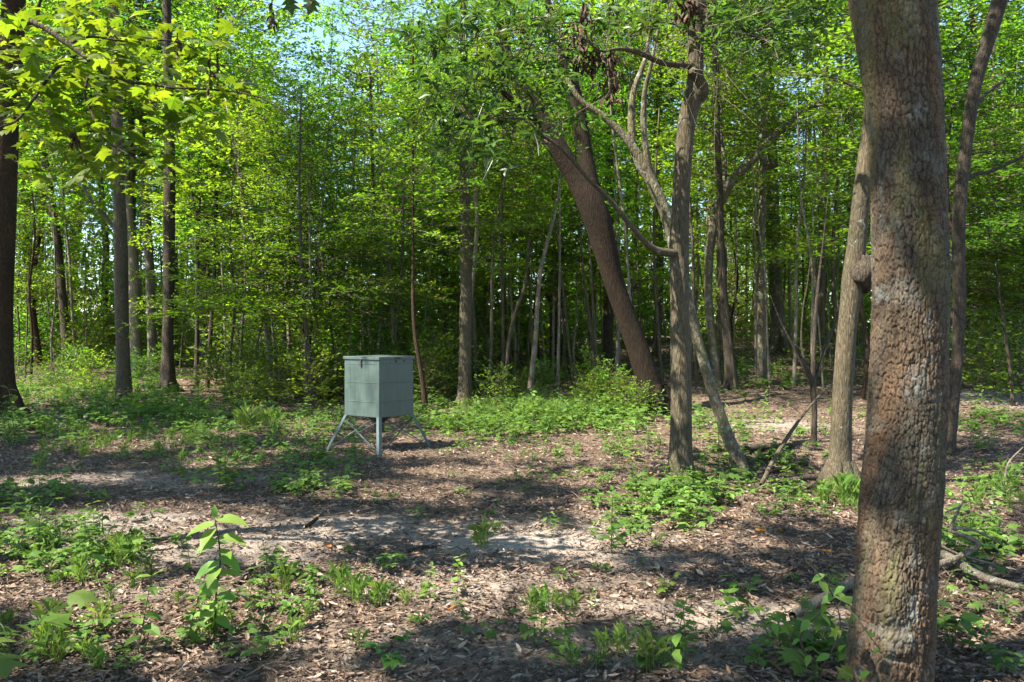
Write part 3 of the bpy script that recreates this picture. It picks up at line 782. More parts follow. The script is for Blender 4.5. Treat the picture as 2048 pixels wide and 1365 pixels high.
tree('sapling', 'pole-straight thin sapling midway between the feeder and the forked tree', (1006, 790),
    [(1006, 790, 8), (1006, 700, 7), (1005, 600, 7), (1004, 480, 6), (1005, 360, 5)], 'bark_grey', 8, ((SLIM, 4, .7),), cat='sapling', k=8)
tree('sapling', 'sapling leaning right beside the pole-straight thin one', (1010, 800),
    [(1010, 800, 10), (1013, 740, 8), (1018, 680, 8), (1032, 620, 7), (1050, 570, 6), (1058, 480, 5)], 'bark_grey', 0, ((UNDER, 3.4, .6),), cat='sapling', k=8)
tree('dark_tree', 'dark-footed tree in the shade left of the big leaning fork', (1112, 744),
    [(1112, 744, 34), (1112, 700, 25), (1110, 620, 24), (1113, 540, 22), (1116, 420, 20), (1114, 280, 18)], 'bark_dark', 11, ((UNDER, 5.4, .8),), k=14,
    limbs=[([(1110, 620, 9), (1085, 580, 6), (1060, 560, 3)], .2)])
tree('sapling', 'thin pale sapling in front of the dark-footed tree', (1190, 780),
    [(1190, 780, 9), (1186, 720, 8), (1182, 660, 7), (1168, 560, 6), (1160, 460, 4)], 'bark_grey', 7, ((UNDER, 4, .7),), cat='sapling', k=8)
tree('forest_tree', 'short-looking dark tree seen just left of the leaning fork at ground level', (1217, 738),
    [(1217, 738, 24), (1217, 690, 21), (1216, 600, 20), (1218, 480, 19), (1220, 300, 17)], 'bark_dark', 12, ((SLIM, 7, .9),))
tree('forest_tree', 'lichened grey tree midway between the crooked stem and the black sapling', (1524, 768),
    [(1524, 768, 20), (1523, 700, 16), (1522, 620, 15), (1523, 500, 14), (1525, 380, 13), (1526, 250, 11)], 'bark_pale', 11, ((SLIM, 5, 1),))
tree('forest_tree', 'wide pinkish sunlit tree far off in the gap left of the black sapling', (1560, 704),
    [(1560, 704, 46), (1556, 670, 32), (1554, 620, 29), (1548, 520, 27), (1545, 400, 26), (1540, 250, 24)], 'bark_pale', 15, CAN(10, 1.2), k=16)
tree('forest_tree', 'bare bone-white thin tree high between the burl tree and the crooked stem', (1698, 716),
    [(1698, 716, 15), (1698, 600, 12), (1699, 450, 11), (1703, 350, 11), (1702, 250, 10), (1696, 150, 9)], 'bark_pale', 15, ((SLIM, 11, 1),))
tree('forest_tree', 'grey tree trunk partly hidden by the burl tree', (1640, 722),
    [(1640, 722, 18), (1642, 600, 16), (1646, 450, 15), (1650, 300, 14)], 'bark_grey', 14, CAN(10, 1))
tree('sapling', 'thin dark sapling on the sandy strip at the right edge', (2026, 812),
    [(2026, 812, 9), (2020, 740, 8), (2012, 680, 7), (2000, 600, 5), (1990, 520, 4)], 'bark_dark', 0, ((UNDER, 3.0, .7),), cat='sapling', k=8)
tree('sapling', 'slim sapling right of the thick trunk with leaning twigs', (1954, 742),
    [(1954, 742, 11), (1960, 680, 9), (1972, 600, 8), (1978, 480, 7)], 'bark_grey', 9, ((UNDER, 2.2, .9),), cat='sapling', k=8,
    limbs=[([(1956, 730, 6), (1985, 680, 5), (2010, 640, 3)], .4)])

# ------------------------------------------------------------------ unseen trees added out of frame, crowns shaped to shade and dapple the clearing
for n_, (x, y, hgt, rad) in enumerate([(-5.6, 1.0, 8.0, 4.2), (-8.8, 5.6, 8.0, 4.3), (-12.2, 10.6, 8.6, 4.5), (-13.5, 3.0, 11.5, 4.6), (-10.0, -2.0, 10.5, 4.6), (-16.5, 8.0, 13.0, 5.0),
                                       (-4.5, -3.2, 8.5, 4.4), (-15.5, 15.0, 11.0, 3.8), (.6, -2.8, 8.6, 4.4), (-2.6, .3, 8.2, 4.0), (-7.0, -6.5, 12.0, 4.8), (5.0, -2.2, 8.2, 4.0)]):
    g = np.random.default_rng(300 + n_)
    b = Vector((x, y, float(height(x, y))))
    root = empty('unseen_shade_tree', b, 'unseen tall tree added beside the clearing, its crown shaped to dapple the leaf litter', 'tree', 'unseen trees added to shade the clearing')
    rows = [[0, 0, -.15, .26], [0, 0, .3, .21], [.1, .1, hgt * .5, .17], [.0, .1, hgt, .13], [0, 0, hgt + 4, .04]]
    link('trunk', tube_mesh('trunk', rows, 12, 20, M['bark_grey'], .08, n_), root)
    br = crown_branches(g, 5.0, rad, 56, lambda t: 0.6 + 0.5 * math.sin(2.9 * t + .25), (0.0, 0.9), hgt - 1.2)
    off = np.array(b)
    dat = grow(g, br, 0.19, 0.075, keep=lambda p: ~sunny(p + off), sec_step=0.23, flat=.5)
    link('crown', crown_mesh('crown', dat, M['canopy']), root)

# ------------------------------------------------------------------ the thicket: understory trees and shrubs
TR = [tube_mesh('thin_trunk', [[0, 0, -.1, .045], [.05 * s, .03, 1.2, .038], [-.06 * s, -.02, 2.6, .033], [.04, .05 * s, 4.2, .026], [0, 0, 6.0, .015]], 7, 14, M[m_], .1, s)
      for s, m_ in ((1, 'bark_grey'), (-1, 'bark_light'), (2, 'bark_red'), (-2, 'bark_pale'))]
MARKS = [(10, 'the red-brown edge trunk'), (136, 'the bowing dark tree'), (246, 'the tall grey-brown trunk'), (337, 'the mossy dark trunk'), (395, 'the black forked sapling'), (480, 'the long dark twig'),
         (570, 'the wavy black sapling'), (630, 'the clump-stemmed sapling'), (758, 'the feeder'), (840, 'the bowed brown sapling'), (890, 'the reddish bare sapling'), (931, 'the straight brown tree'),
         (1006, 'the pole-straight sapling'), (1112, 'the dark-footed tree'), (1190, 'the thin pale sapling'), (1250, 'the big leaning fork'), (1360, 'the ridged tree'), (1440, 'the pale crooked stem'),
         (1524, 'the lichened grey tree'), (1628, 'the black many-stemmed sapling'), (1690, 'the burl tree'), (1800, 'the thick plated trunk'), (1905, 'the dark slanting tree'), (1960, 'the slim twiggy sapling'), (2022, 'the sapling on the sandy strip')]
def where(px, d):
    m = min(MARKS, key=lambda q: abs(q[0] - px))
    side = 'behind' if abs(px - m[0]) < 14 else ('left of' if px < m[0] else 'right of')
    band = 'at the thicket front' if d < 22 else 'mid-thicket' if d < 30 else 'deep in the thicket' if d < 40 else 'at the far back'
    return band + ', ' + side + ' ' + m[1]
def wtag(o, what, cat, px, d):
    lab = what + ' ' + where(px, d)
    o['label'] = lab; o['category'] = cat; o['group'] = what.replace('tree', 'trees').replace('shrub', 'shrubs').replace('sapling pole', 'sapling poles') + ' in the wood'
def understory(px, d, sc, kind, zb, first):
    if kind is SLIM and d < 62 and (550 < px < 630 or 1565 < px < 1650): return
    x = (px - CX) / F * d
    b = Vector((x, d, float(height(x, d))))
    root = empty('understory_tree', b, None, None)
    wtag(root, 'tall slim leafy tree' if kind is SLIM else 'spreading leafy tree', 'tree', px, d)
    s = sc * (0.85 + .3 * random.random())
    o = link('trunk', TR[int(random.random() * 4)], root, (0, 0, 0), (0, 0, random.random() * 6), (s * 1.1, s * 1.1, s))
    me = kind[int(random.random() * len(kind))]
    link('crown', me, root, (0, 0, zb), (random.gauss(0, .05), random.gauss(0, .05), random.random() * 6.28), (s, s, s * (0.9 + .25 * random.random())))
first = True
for px0, px1, d0, d1, n, sc, kind, zb in [
        (440, 690, 18.5, 24, 4, .8, UNDER, 1.9), (560, 1320, 29, 40, 6, 1.0, UNDER, 1.4), (830, 1330, 23, 29, 5, .8, UNDER, 2.4), (690, 920, 18.5, 24, 3, .8, UNDER, 2.2), (960, 1180, 22, 28, 3, .9, UNDER, 3.2), (1340, 1740, 20, 28, 4, .85, UNDER, 3.4),
        (1900, 2120, 16, 24, 4, .8, UNDER, 1.8), (-80, 190, 28, 36, 3, 1.0, UNDER, 3.0),
        (-150, 450, 40, 48, 5, 1.2, UNDER, 1.0), (420, 1000, 26, 36, 5, 1.1, UNDER, 2.6), (960, 1500, 32, 40, 4, 1.1, UNDER, 3.4), (1450, 2200, 30, 42, 7, 1.1, UNDER, 2.4),
        (-20, 190, 26, 36, 2, 1.0, SLIM, 5.0), (370, 500, 26, 34, 2, 1.0, SLIM, 4.0), (430, 960, 22, 34, 5, 1.1, SLIM, 3.8), (950, 1700, 22, 34, 4, 1.05, SLIM, 4.6), (1700, 2150, 16, 30, 5, 1.0, SLIM, 3.0),
        (-200, 2250, 50, 60, 12, 1.6, UNDER, 1.0), (-200, 2250, 48, 58, 10, 1.5, SLIM, 3.0)]:
    for q in range(n):
        px = px0 + (px1 - px0) * (q + .2 + .6 * random.random()) / n
        understory(px, d0 + (d1 - d0) * random.random(), sc, kind, zb, first)

TALL = [tube_mesh('tall_trunk', [[0, 0, -.15, .19], [0, 0, .3, .145], [.12 * s, .1, 3, .125], [-.1 * s, 0, 6.5, .11], [.15, .1 * s, 10, .085], [0, 0, 14, .02]], 9, 22, M[m_], .08, 60 + s)
        for s, m_ in ((1, 'bark_grey'), (-1, 'bark_dark'), (2, 'bark_pale'), (-2, 'bark_red'))]
for px0, px1, d0, d1, n, sc in [(-100, 480, 30, 42, 4, 1.0), (480, 1000, 28, 42, 4, 1.0), (1000, 1500, 28, 42, 4, 1.0), (1640, 2200, 26, 42, 5, 1.0), (-200, 2250, 52, 62, 12, 1.35)]:
    for q in range(n):
        px = px0 + (px1 - px0) * (q + .15 + .7 * random.random()) / n
        d = d0 + (d1 - d0) * random.random(); x = (px - CX) / F * d
        if 500 < px < 680 or 1535 < px < 1690: continue
        root = empty('tall_tree', Vector((x, d, float(height(x, d)))), None, None)
        wtag(root, 'tall straight tree', 'tree', px, d)
        s = sc * (.8 + .35 * random.random())
        link('trunk', TALL[int(random.random() * 4)], root, (0, 0, 0), (0, 0, random.random() * 6.28), (s, s, s))
        link('crown', CANOPY[int(random.random() * 3)], root, (0, 0, s * (5.2 + 2.2 * random.random())), (0, 0, random.random() * 6.28), (s, s, s))

for px0, px1, d0, d1, n, sc in [(430, 700, 16.2, 20, 9, .8), (430, 700, 19, 24, 5, 1.3), (700, 1200, 27, 36, 10, 1.5), (640, 960, 21, 25, 5, 1.2), (690, 930, 17.5, 20.5, 7, .9), (1170, 1290, 15.5, 18, 5, .5), (-40, 360, 19, 27, 8, .7), (940, 1200, 17, 22, 5, .6), (1880, 2080, 17, 25, 8, 1.0),
                                (1400, 1740, 24, 30, 6, .7), (0, 450, 30, 40, 12, 1.6), (450, 1000, 22, 30, 14, 1.5), (1000, 1700, 30, 40, 12, 1.3), (1700, 2150, 26, 36, 10, 1.5), (-250, 2300, 36, 46, 46, 2.0), (600, 1750, 24, 34, 16, 1.0)]:
    for q in range(n):
        px = px0 + (px1 - px0) * (q + random.random()) / n
        d = d0 + (d1 - d0) * random.random()
        x = (px - CX) / F * d
        s = sc * (.7 + .6 * random.random())
        o = link('shrub', SHRUB[int(random.random() * 3)], None, (x, d, float(height(x, d)) - .03), (0, 0, random.random() * 6.28), (s, s, s))
        wtag(o, 'low leafy shrub' if s < 1 else 'big leafy shrub', 'shrub', px, d)

# thin poles standing in the thicket
POLE = [tube_mesh('pole', [[0, 0, -.1, .05], [.04 * s, .03, 1.5, .04], [.10 * s, .02, 3.5, .034], [.02 * s, .06, 5.5, .026], [.1, 0, 8, .01]], 6, 12, M[m_], .1, 40 + s)
        for s, m_ in ((1, 'bark_light'), (-1, 'bark_grey'), (2, 'bark_light'), (-2, 'bark_pale'))]
for px0, px1, d0, d1, n in [(10, 440, 26, 40, 12), (450, 950, 18, 32, 34), (950, 1340, 19, 36, 38), (1380, 1740, 18, 36, 28), (1900, 2060, 20, 34, 8)]:
    for q in range(n):
        px = px0 + (px1 - px0) * (q + random.random()) / n
        d = d0 + (d1 - d0) * random.random()
        x = (px - CX) / F * d
        s = .5 + 1.0 * random.random() ** 1.5
        o = link('thin_sapling', POLE[int(random.random() * 4)], None, (x, d, float(height(x, d))), (random.gauss(0, .05), random.gauss(0, .07), random.random() * 6.28), (s, s, .7 + .5 * random.random()))
        wtag(o, 'thin bare sapling pole', 'sapling', px, d)

# the far wood, one mass of leaves and stems
g = np.random.default_rng(900)
n = 230000
ang = R(-44) + R(88) * g.random(n)
dist = 44 + 30 * g.random(n)
cl = fbm(ang * 34, dist * .12, 5, 3)
zt = 15 + 9 * fbm(ang * 9 + 4, dist * .1, 6, 3)
pxa = CX + F * np.tan(ang)
zt = zt * (1 - .55 * np.exp(-((pxa - 580) / 30) ** 4) - .55 * np.exp(-((pxa - 1605) / 40) ** 4))     # two dips in the treeline
hz = zt * g.random(n) ** 1.15
x, y = np.sin(ang) * dist, np.cos(ang) * dist
keep = fbm(x * .45, hz * .8 + y * .3, 66, 3) > 0.36 + .08 * sstep(2, 9, hz)
x, y, hz = x[keep], y[keep], hz[keep]
n = len(x)
pos = np.column_stack([x, y, height(x, y) + hz])
dr = g.normal(0, 1, (n, 3)); nr = np.array([-.2, -.1, 1.0]) + g.normal(0, .6, (n, 3))
V, T, k = place(RHOMB, pos, dr, nr, .34 * (.6 + .8 * g.random(n)), np.ones(n))
wood = MB()
for q in range(70):
    a = R(-42) + R(84) * (q + g.random()) / 70; dd = 47 + 20 * g.random()
    xx, yy = math.sin(a) * dd, math.cos(a) * dd; zz = float(height(xx, yy)); r = .10 + .14 * g.random()
    Vt, Qt, Tt = tube(np.array([[xx, yy, zz - .2, r * 1.2], [xx + .2, yy, zz + 6, r], [xx + g.normal(0, .6), yy, zz + 14, r * .6]]), 6)
    wood.add(Vt, Qt, Tt)
tag(link('far_woods', crown_mesh('far_woods', (V, T, leaf_tints(g, n, k), wood), M['canopy'], M['bark_grey'])), 'hazy green mass of far woods closing the view behind the thicket', 'woods', kind='stuff')

# ------------------------------------------------------------------ near branch with lobed leaves, upper left
b = Vector((-4.6, 5.4, float(height(-4.6, 5.4))))
gum = empty('lobed_leaf_tree', b, 'yellow-green lobed-leaf branch hanging into the top left corner, on a tree outside the frame', 'tree')
link('trunk', tube_mesh('trunk', [[0, 0, -.15, .17], [0, 0, .4, .13], [-.05, 0, 2, .115], [.0, .05, 4, .1], [.1, 0, 6, .06], [0, 0, 8, .02]], 12, 24, M['bark_grey'], .08, 2), gum)
def gpts(pts, d0, d1):
    n = len(pts); r = []
    for i, (px, py, w) in enumerate(pts):
        d = d0 + (d1 - d0) * i / (n - 1); q = P(px, py, d) - b
        r.append([q.x, q.y, q.z, w / F * d / 2])
    return r
trunk_pt = [0.0, .03, 3.25, .04]
LIMBS = [[trunk_pt] + gpts([(0, 52, 15), (75, 50, 13), (130, 84, 12), (185, 125, 11), (205, 152, 6), (260, 164, 6), (350, 176, 5), (430, 180, 4), (520, 195, 3), (600, 245, 2)], 5.3, 4.9),
         gpts([(150, 112, 7), (110, 140, 7), (70, 195, 6), (35, 240, 5), (0, 255, 4)], 5.2, 4.7),
         gpts([(184, 126, 7), (170, 185, 5), (186, 232, 5), (205, 275, 4), (240, 300, 3), (300, 335, 2)], 5.2, 4.9),
         gpts([(140, 88, 6), (180, 74, 5), (260, 84, 4), (340, 82, 4), (400, 105, 3), (450, 150, 2)], 5.2, 5.6),
         gpts([(75, 50, 8), (78, 10, 7), (100, -40, 5)], 5.3, 5.2),
         [[0, .03, 3.9, .03]] + gpts([(40, -50, 12), (200, -40, 9), (400, -30, 7), (540, -20, 5), (600, -6, 3), (640, -2, 2)], 5.0, 4.6),
         gpts([(260, 164, 4), (300, 200, 3), (340, 240, 2), (360, 290, 1.5)], 5.1, 4.8),
         gpts([(70, 195, 4), (110, 240, 3), (150, 290, 2), (170, 320, 1.5)], 5.0, 4.8)]
for l in LIMBS:
    link('limb', tube_mesh('limb', l, 7, 26, M['bark_dark'], .15, 7), gum)
g = np.random.default_rng(44)
GUM = []
for s in range(4):
    V = LOBED[0].copy(); V[:, 2] += g.normal(0, .03, len(V)); V[:, 0] -= .05
    V[:, 2] -= .08 * s * V[:, 0] ** 2
    V = np.vstack([V, [[-.35, .012, .06], [-.35, -.012, .06]]]); T = np.vstack([LOBED[1], [[len(V) - 2, len(V) - 1, 0]]])
    GUM.append([mesh_np('lobed_leaf', V, T, M['gum'], leaf_tints(np.random.default_rng(s + 60 + 7 * w), 1, len(V), .5, 1.25)) for w in range(3)])
def orient(d, n):
    d = Vector(d).normalized(); y = Vector(n).cross(d).normalized(); z = d.cross(y)
    from mathutils import Matrix
    return Matrix((d, y, z)).transposed().to_euler()
spots = []
for (px, py, rx, ry, n) in [(110, 90, 130, 60, 44), (60, 180, 90, 50, 30), (240, 140, 130, 60, 42), (170, 250, 110, 60, 34), (240, 330, 110, 45, 30), (330, 230, 120, 60, 32), (410, 180, 110, 40, 24),
                            (330, 80, 130, 55, 26), (90, 20, 120, 40, 24), (120, 330, 80, 25, 10)]:
    for q in range(n):
        spots.append((px + rx * g.normal(0, .55), py + ry * g.normal(0, .55)))
for px, py in spots[:296]:
    d = 4.7 + .9 * g.random(); q = P(px, py, d) - b
    a = g.random() * 6.28
    e = orient((math.cos(a), math.sin(a), -.25 + g.normal(0, .2)), (g.normal(0, .35), g.normal(0, .35) - .15, 1))
    s = .115 * (.65 + .6 * g.random())
    link('leaf', GUM[int(g.random() * 4)][int(g.random() * 3)], gum, q, e, (s, s, s))
m_ = 760
pp = []
for px, py in spots * 3:
    if len(pp) < m_: pp.append(P(px + g.normal(0, 25), py + g.normal(0, 18) + 6, 4.9 + 1.3 * g.random()) - b)
pp = np.array([tuple(v) for v in pp]); m_ = len(pp); a = g.random(m_) * 6.28
V, T, k = place(LOBED, pp, np.column_stack([np.cos(a), np.sin(a), -.25 + g.normal(0, .2, m_)]), np.array([0, -.15, 1.0]) + g.normal(0, .35, (m_, 3)), .105 * (.5 + .6 * g.random(m_)))
tag(link('leaves', mesh_np('leaves', V, T, M['gum'], leaf_tints(g, m_, k, .75, 1.25)), gum), kind='stuff')
for px, py, ax in [(578, 14, .9), (626, 14, -.9)]:
    q = P(px, py - 14, 4.65) - b
    link('leaf', GUM[0][0], gum, q, orient((ax * .3, -.2, -1), (.2, -1, .2)), (.10, .10, .10))

# dark withered leaf bunches hanging in the branches
def withered(name_parent, base, px, py, d, h, w, n, seed):
    g = np.random.default_rng(seed)
    q = P(px, py, d) - base
    hz, ww = h / F * d, w / F * d
    pos = np.column_stack([q.x + g.normal(0, ww * .32, n), q.y + g.normal(0, ww * .32, n), q.z + hz * (.5 - g.random(n))])
    dr = np.column_stack([g.normal(0, .4, n), g.normal(0, .4, n), -1 + g.normal(0, .3, n)])
    V, T, k = place(LITTER, pos, dr, g.normal(0, 1, (n, 3)), (.105 if n > 14 else .05) * (.6 + .7 * g.random(n)), .8 + .6 * g.random(n))
    c = np.repeat(np.array([.05, .028, .016]) * (.5 + 1.4 * g.random((n, 1))), k, 0)
    mb = MB().add(V, None, T, c)
    Vt, Qt, Tt = tube(np.array([[q.x, q.y, q.z + hz * .75, .004], [q.x, q.y, q.z - hz * .3, .003]]), 4)
    mb.add(Vt, Qt, Tt, (.05, .035, .025))
    link('withered_bunch', mb.mesh('withered_bunch', M['litter']), name_parent)['kind'] = 'stuff'
for px, py, h, w in [(355, 92, 34, 12), (420, 150, 60, 14), (544, 28, 50, 14), (148, 275, 22, 8)]:
    withered(gum, b, px, py, 4.9, h, w, 14, int(px))
for px, py, h, w, n in [(1165, 85, 100, 38, 80), (1222, 150, 100, 42, 80), (1376, 14, 56, 54, 70), (1186, 120, 40, 16, 20), (1170, 20, 50, 24, 20), (1260, 170, 50, 14, 12)]:
    withered(t2, t2b, px, py, 8.3, h, w, n, int(px))

# glossy leaf rosettes on the slender tree's left limbs
g = np.random.default_rng(71)
ROS = []
for s in range(5):
    n = 7 + s % 3
    a = np.arange(n) * 2.4 + g.normal(0, .3, n)
    e = g.normal(.15, .3, n)
    dr = np.column_stack([np.cos(a) * np.cos(e), np.sin(a) * np.cos(e), np.sin(e)])
    nr = np.column_stack([-np.cos(a) * .5, -np.sin(a) * .5, np.ones(n)]) + g.normal(0, .25, (n, 3))
    V, T, k = place(BAY, g.normal(0, .015, (n, 3)), dr, nr, .14 * (.7 + .5 * g.random(n)), .9 + .4 * g.random(n))
    mb = MB().add(V, None, T, leaf_tints(g, n, k))
    Vt, Qt, Tt = tube(np.array([[0, 0, 0, .003], [.02, .03, -.14, .004], [.0, .06, -.26, .003]]), 4)
    mb.add(Vt, Qt, Tt, (.1, .5, .2))
    ROS.append(mb.mesh('rosette', M['bay']))
k_ = 0
for px, py, rx, ry, n, dm in [(930, 70, 120, 70, 50, 9.0), (1010, 150, 110, 60, 46, 8.6), (900, 210, 80, 70, 42, 8.6), (960, 270, 90, 50, 36, 8.2), (1080, 60, 90, 50, 36, 9.2), (1240, 40, 100, 40, 30, 9.2), (1520, 50, 110, 50, 36, 9.4)]:
    for q in range(n):
        d = dm + g.normal(0, .6)
        p = P(px + rx * g.normal(0, .6), py + ry * g.normal(0, .6), d) - t2b
        if k_ < 294:
            link('leaf_rosette', ROS[int(g.random() * 5)], t2, p, (g.normal(0, .4), g.normal(0, .4), g.random() * 6.28), (1, 1, 1))
            k_ += 1
mbx = MB()
for px, py, rx, ry, n, dm in [(1230, 70, 110, 55, 40, 9.0), (1480, 50, 110, 50, 46, 9.0), (1590, 110, 90, 60, 44, 9.2), (1090, 140, 80, 70, 40, 8.8), (1110, 240, 60, 40, 24, 8.6), (1010, 30, 120, 40, 40, 9.2), (870, 110, 70, 70, 36, 9.0), (1600, 20, 90, 40, 30, 9.0)]:
    for q in range(n):
        c = P(px + rx * g.normal(0, .6), py + ry * g.normal(0, .6), dm + g.normal(0, .6)) - t2b
        m_ = 8; a = np.arange(m_) * 2.4 + g.normal(0, .4, m_); e = g.normal(.1, .35, m_)
        dr = np.column_stack([np.cos(a) * np.cos(e), np.sin(a) * np.cos(e), np.sin(e)])
        nr = np.column_stack([-np.cos(a) * .5, -np.sin(a) * .5, np.ones(m_)]) + g.normal(0, .35, (m_, 3))
        V, T, k = place(BAY, np.array(c) + g.normal(0, .03, (m_, 3)), dr, nr, .13 * (.5 + .7 * g.random(m_)), .9 + .4 * g.random(m_))
        mbx.add(V, None, T, leaf_tints(g, m_, k, .5, 1.3))
link('leaves', mbx.mesh('leaves', M['bay']), t2)['kind'] = 'stuff'
# the thin leafy twigs that carry them, joined, plus bare dead twigs at the top
tw = MB()
for (x0, y0, x1, y1, dm, n) in [(1050, 238, 930, 250, 8.2, 22), (1110, 290, 1000, 260, 8.2, 12), (1160, 70, 1000, 120, 8.6, 26), (1190, 40, 930, 80, 9.0, 26), (1238, 98, 1240, 40, 9, 12), (1540, 90, 1500, 40, 9.3, 16), (1000, 120, 900, 200, 8.6, 22)]:
    a0, a1 = P(x0, y0, dm), P(x1, y1, dm)
    main = smooth_path([[*(a0 - t2b), .010], [*((a0 + a1) / 2 + Vector((0, .1, .06)) - t2b), .008], [*(a1 - t2b), .004]], 10)
    Vt, Qt, Tt = tube(main, 5); tw.add(Vt, Qt, Tt)
    for q in range(n):
        s = main[int(g.random() * 9), :3]
        e = s + np.array([g.normal(0, .35), g.normal(0, .35), g.normal(.0, .25)])
        mid = (s + e) / 2 + g.normal(0, .05, 3)
        Vt, Qt, Tt = tube(np.array([[*s, .004], [*mid, .003], [*e, .0015]]), 3, cap=False); tw.add(Vt, Qt, Tt)
link('twigs', tw.mesh('twigs', M['twig'], True), t2)['kind'] = 'stuff'
dt = MB()
for q in range(120):
    px = 1230 + 330 * g.random(); py = -10 + 150 * g.random() ** 1.3
    d = 8.2 + 1.2 * g.random()
    s = np.array(P(px, py, d) - t2b); dirv = np.array([g.normal(0, .12), g.normal(0, .1), g.normal(-.05, .1)])
    pts = [s]
    for w in range(4):
        dirv = dirv + g.normal(0, .05, 3); pts.append(pts[-1] + dirv)
    Vt, Qt, Tt = tube(np.column_stack([np.array(pts), np.linspace(.0045, .0015, 5)]), 3, cap=False); dt.add(Vt, Qt, Tt)
link('dead_twigs', dt.mesh('dead_twigs', M['dead'], True), t2)['kind'] = 'stuff'

# ------------------------------------------------------------------ game feeder
def painted_metal(name, col, rough=.42, wear=.25):
    m, nt, N, L = nodes_of(name)
    tc = N('TexCoord')
    n1 = N('TexNoise', Scale=5.0, Detail=6.0, Roughness=.7); L(tc.outputs['Object'], n1.inputs['Vector'])
    mp = N('Mapping'); mp.inputs['Scale'].default_value = (14, 14, 1.2); L(tc.outputs['Object'], mp.inputs['Vector'])
    n2 = N('TexNoise', Scale=2.0, Detail=5.0); L(mp.outputs[0], n2.inputs['Vector'])
    r1 = ramp(nt, [(.35, tuple(q * .82 for q in col)), (.65, tuple(q * 1.15 for q in col))]); L(n1.outputs[0], r1.inputs[0])
    r2 = ramp(nt, [(.40, (1, 1, 1)), (.75, (1 - wear, 1 - wear, 1 - wear * 1.2))]); L(n2.outputs[0], r2.inputs[0])
    mx = N('MixRGB', blend_type='MULTIPLY'); mx.inputs[0].default_value = 1; L(r1.outputs[0], mx.inputs[1]); L(r2.outputs[0], mx.inputs[2])
    n3 = N('TexNoise', Scale=9.0, Detail=8.0, Roughness=.8); L(tc.outputs['Object'], n3.inputs['Vector'])
    r3 = ramp(nt, [(.60, (0, 0, 0)), (.70, (.75, .75, .75))]); L(n3.outputs[0], r3.inputs[0])
    m3 = N('MixRGB'); m3.inputs[2].default_value = (.085, .055, .032, 1); L(r3.outputs[0], m3.inputs[0]); L(mx.outputs[0], m3.inputs[1])
    pb = N('BsdfPrincipled', Roughness=rough); L(m3.outputs[0], pb.inputs['Base Color'])
    rr = ramp(nt, [(.3, (rough * .8,) * 3), (.7, (rough * 1.4,) * 3)]); L(n1.outputs[0], rr.inputs[0]); L(rr.outputs[0], pb.inputs['Roughness'])
    bp = N('Bump', Strength=.15, Distance=.01); L(n1.outputs[0], bp.inputs['Height']); L(bp.outputs[0], pb.inputs['Normal'])
    o = N('OutputMaterial'); L(pb.outputs[0], o.inputs['Surface'])
    return m
FM = painted_metal('grey_green_paint', (.058, .088, .076))
FM2 = painted_metal('galvanised_grey', (.062, .088, .082), .42)
FD = painted_metal('dark_steel', (.03, .03, .028), .5)
fb = Vector((-1.79, 11.45, float(height(-1.79, 11.45))))
feeder = empty('game_feeder', fb, 'grey-green metal box feeder with a lid standing on four splayed legs in the clearing', 'feeder', rz=R(45) + math.atan2(1.79, 11.45))
def box(mb, x0, x1, y0, y1, z0, z1, col=(.5, .5, .5)):
    V = [(x, y, z) for z in (z0, z1) for y in (y0, y1) for x in (x0, x1)]
    mb.add(V, [[0, 2, 3, 1], [4, 5, 7, 6], [0, 1, 5, 4], [2, 6, 7, 3], [0, 4, 6, 2], [1, 3, 7, 5]], None, col)
def bevel(o, w=.006, s=2):
    m = o.modifiers.new('bevel', 'BEVEL'); m.width = w; m.segments = s; m.limit_method = 'ANGLE'
h0, h1, hs = .455 - fb.z, 1.225 - fb.z, .325
mb = MB(); box(mb, -hs, hs, -hs, hs, h0, h1); bx_ = link('body', mb.mesh('body', FM), feeder); bevel(bx_, .008)
mb = MB(); box(mb, -hs - .014, hs + .014, -hs - .014, hs + .014, h1 - .018, h1 + .022); lid = link('lid', mb.mesh('lid', FM2), feeder); bevel(lid, .005)
mb = MB(); box(mb, -.05, .05, -hs - .022, -hs - .015, h1 - .012, h1 + .012); lat = link('latch', mb.mesh('latch', FD), lid)
# rolled seams, each a raised strip on its face
for fz in (h1 - .075, h1 - .32, h0 + .20):
    for ax in range(4):
        mb = MB()
        z = fz
        s0 = hs - .03
        if ax == 0: box(mb, -s0, s0, -hs - .004, -hs + .002, z - .003, z + .003)
        if ax == 1: box(mb, -s0, s0, hs - .002, hs + .004, z - .003, z + .003)
        if ax == 2: box(mb, -hs - .004, -hs + .002, -s0, s0, z - .003, z + .003)
        if ax == 3: box(mb, hs - .002, hs + .004, -s0, s0, z - .003, z + .003)
        o = link('seam', mb.mesh('seam', FM), bx_); bevel(o, .002, 1)
# hasp strap and rivets
mb = MB(); box(mb, -hs - .016, -hs - .006, -.01, .016, h1 - .11, h1 - .02); link('strap', mb.mesh('strap', FD), bx_)
mb = MB(); box(mb, -.02, -.008, -hs - .012, -hs - .004, h1 - .06, h1 - .03); box(mb, .13, .142, -hs - .012, -hs - .004, h1 - .05, h1 - .03); link('hasp', mb.mesh('hasp', FD), bx_)
def bar(mb, a, c, w, t):
    a, c = np.array(a, float), np.array(c, float)
    d = (c - a) / np.linalg.norm(c - a); s = np.cross(d, [0, 0, 1.0]); s /= np.linalg.norm(s) + 1e-6; u = np.cross(s, d)
    V = [p + s * w / 2 * i + u * t / 2 * j for p in (a, c) for j in (-1, 1) for i in (-1, 1)]
    mb.add(V, [[0, 2, 3, 1], [4, 5, 7, 6], [0, 1, 5, 4], [2, 6, 7, 3], [0, 4, 6, 2], [1, 3, 7, 5]])
feet = []
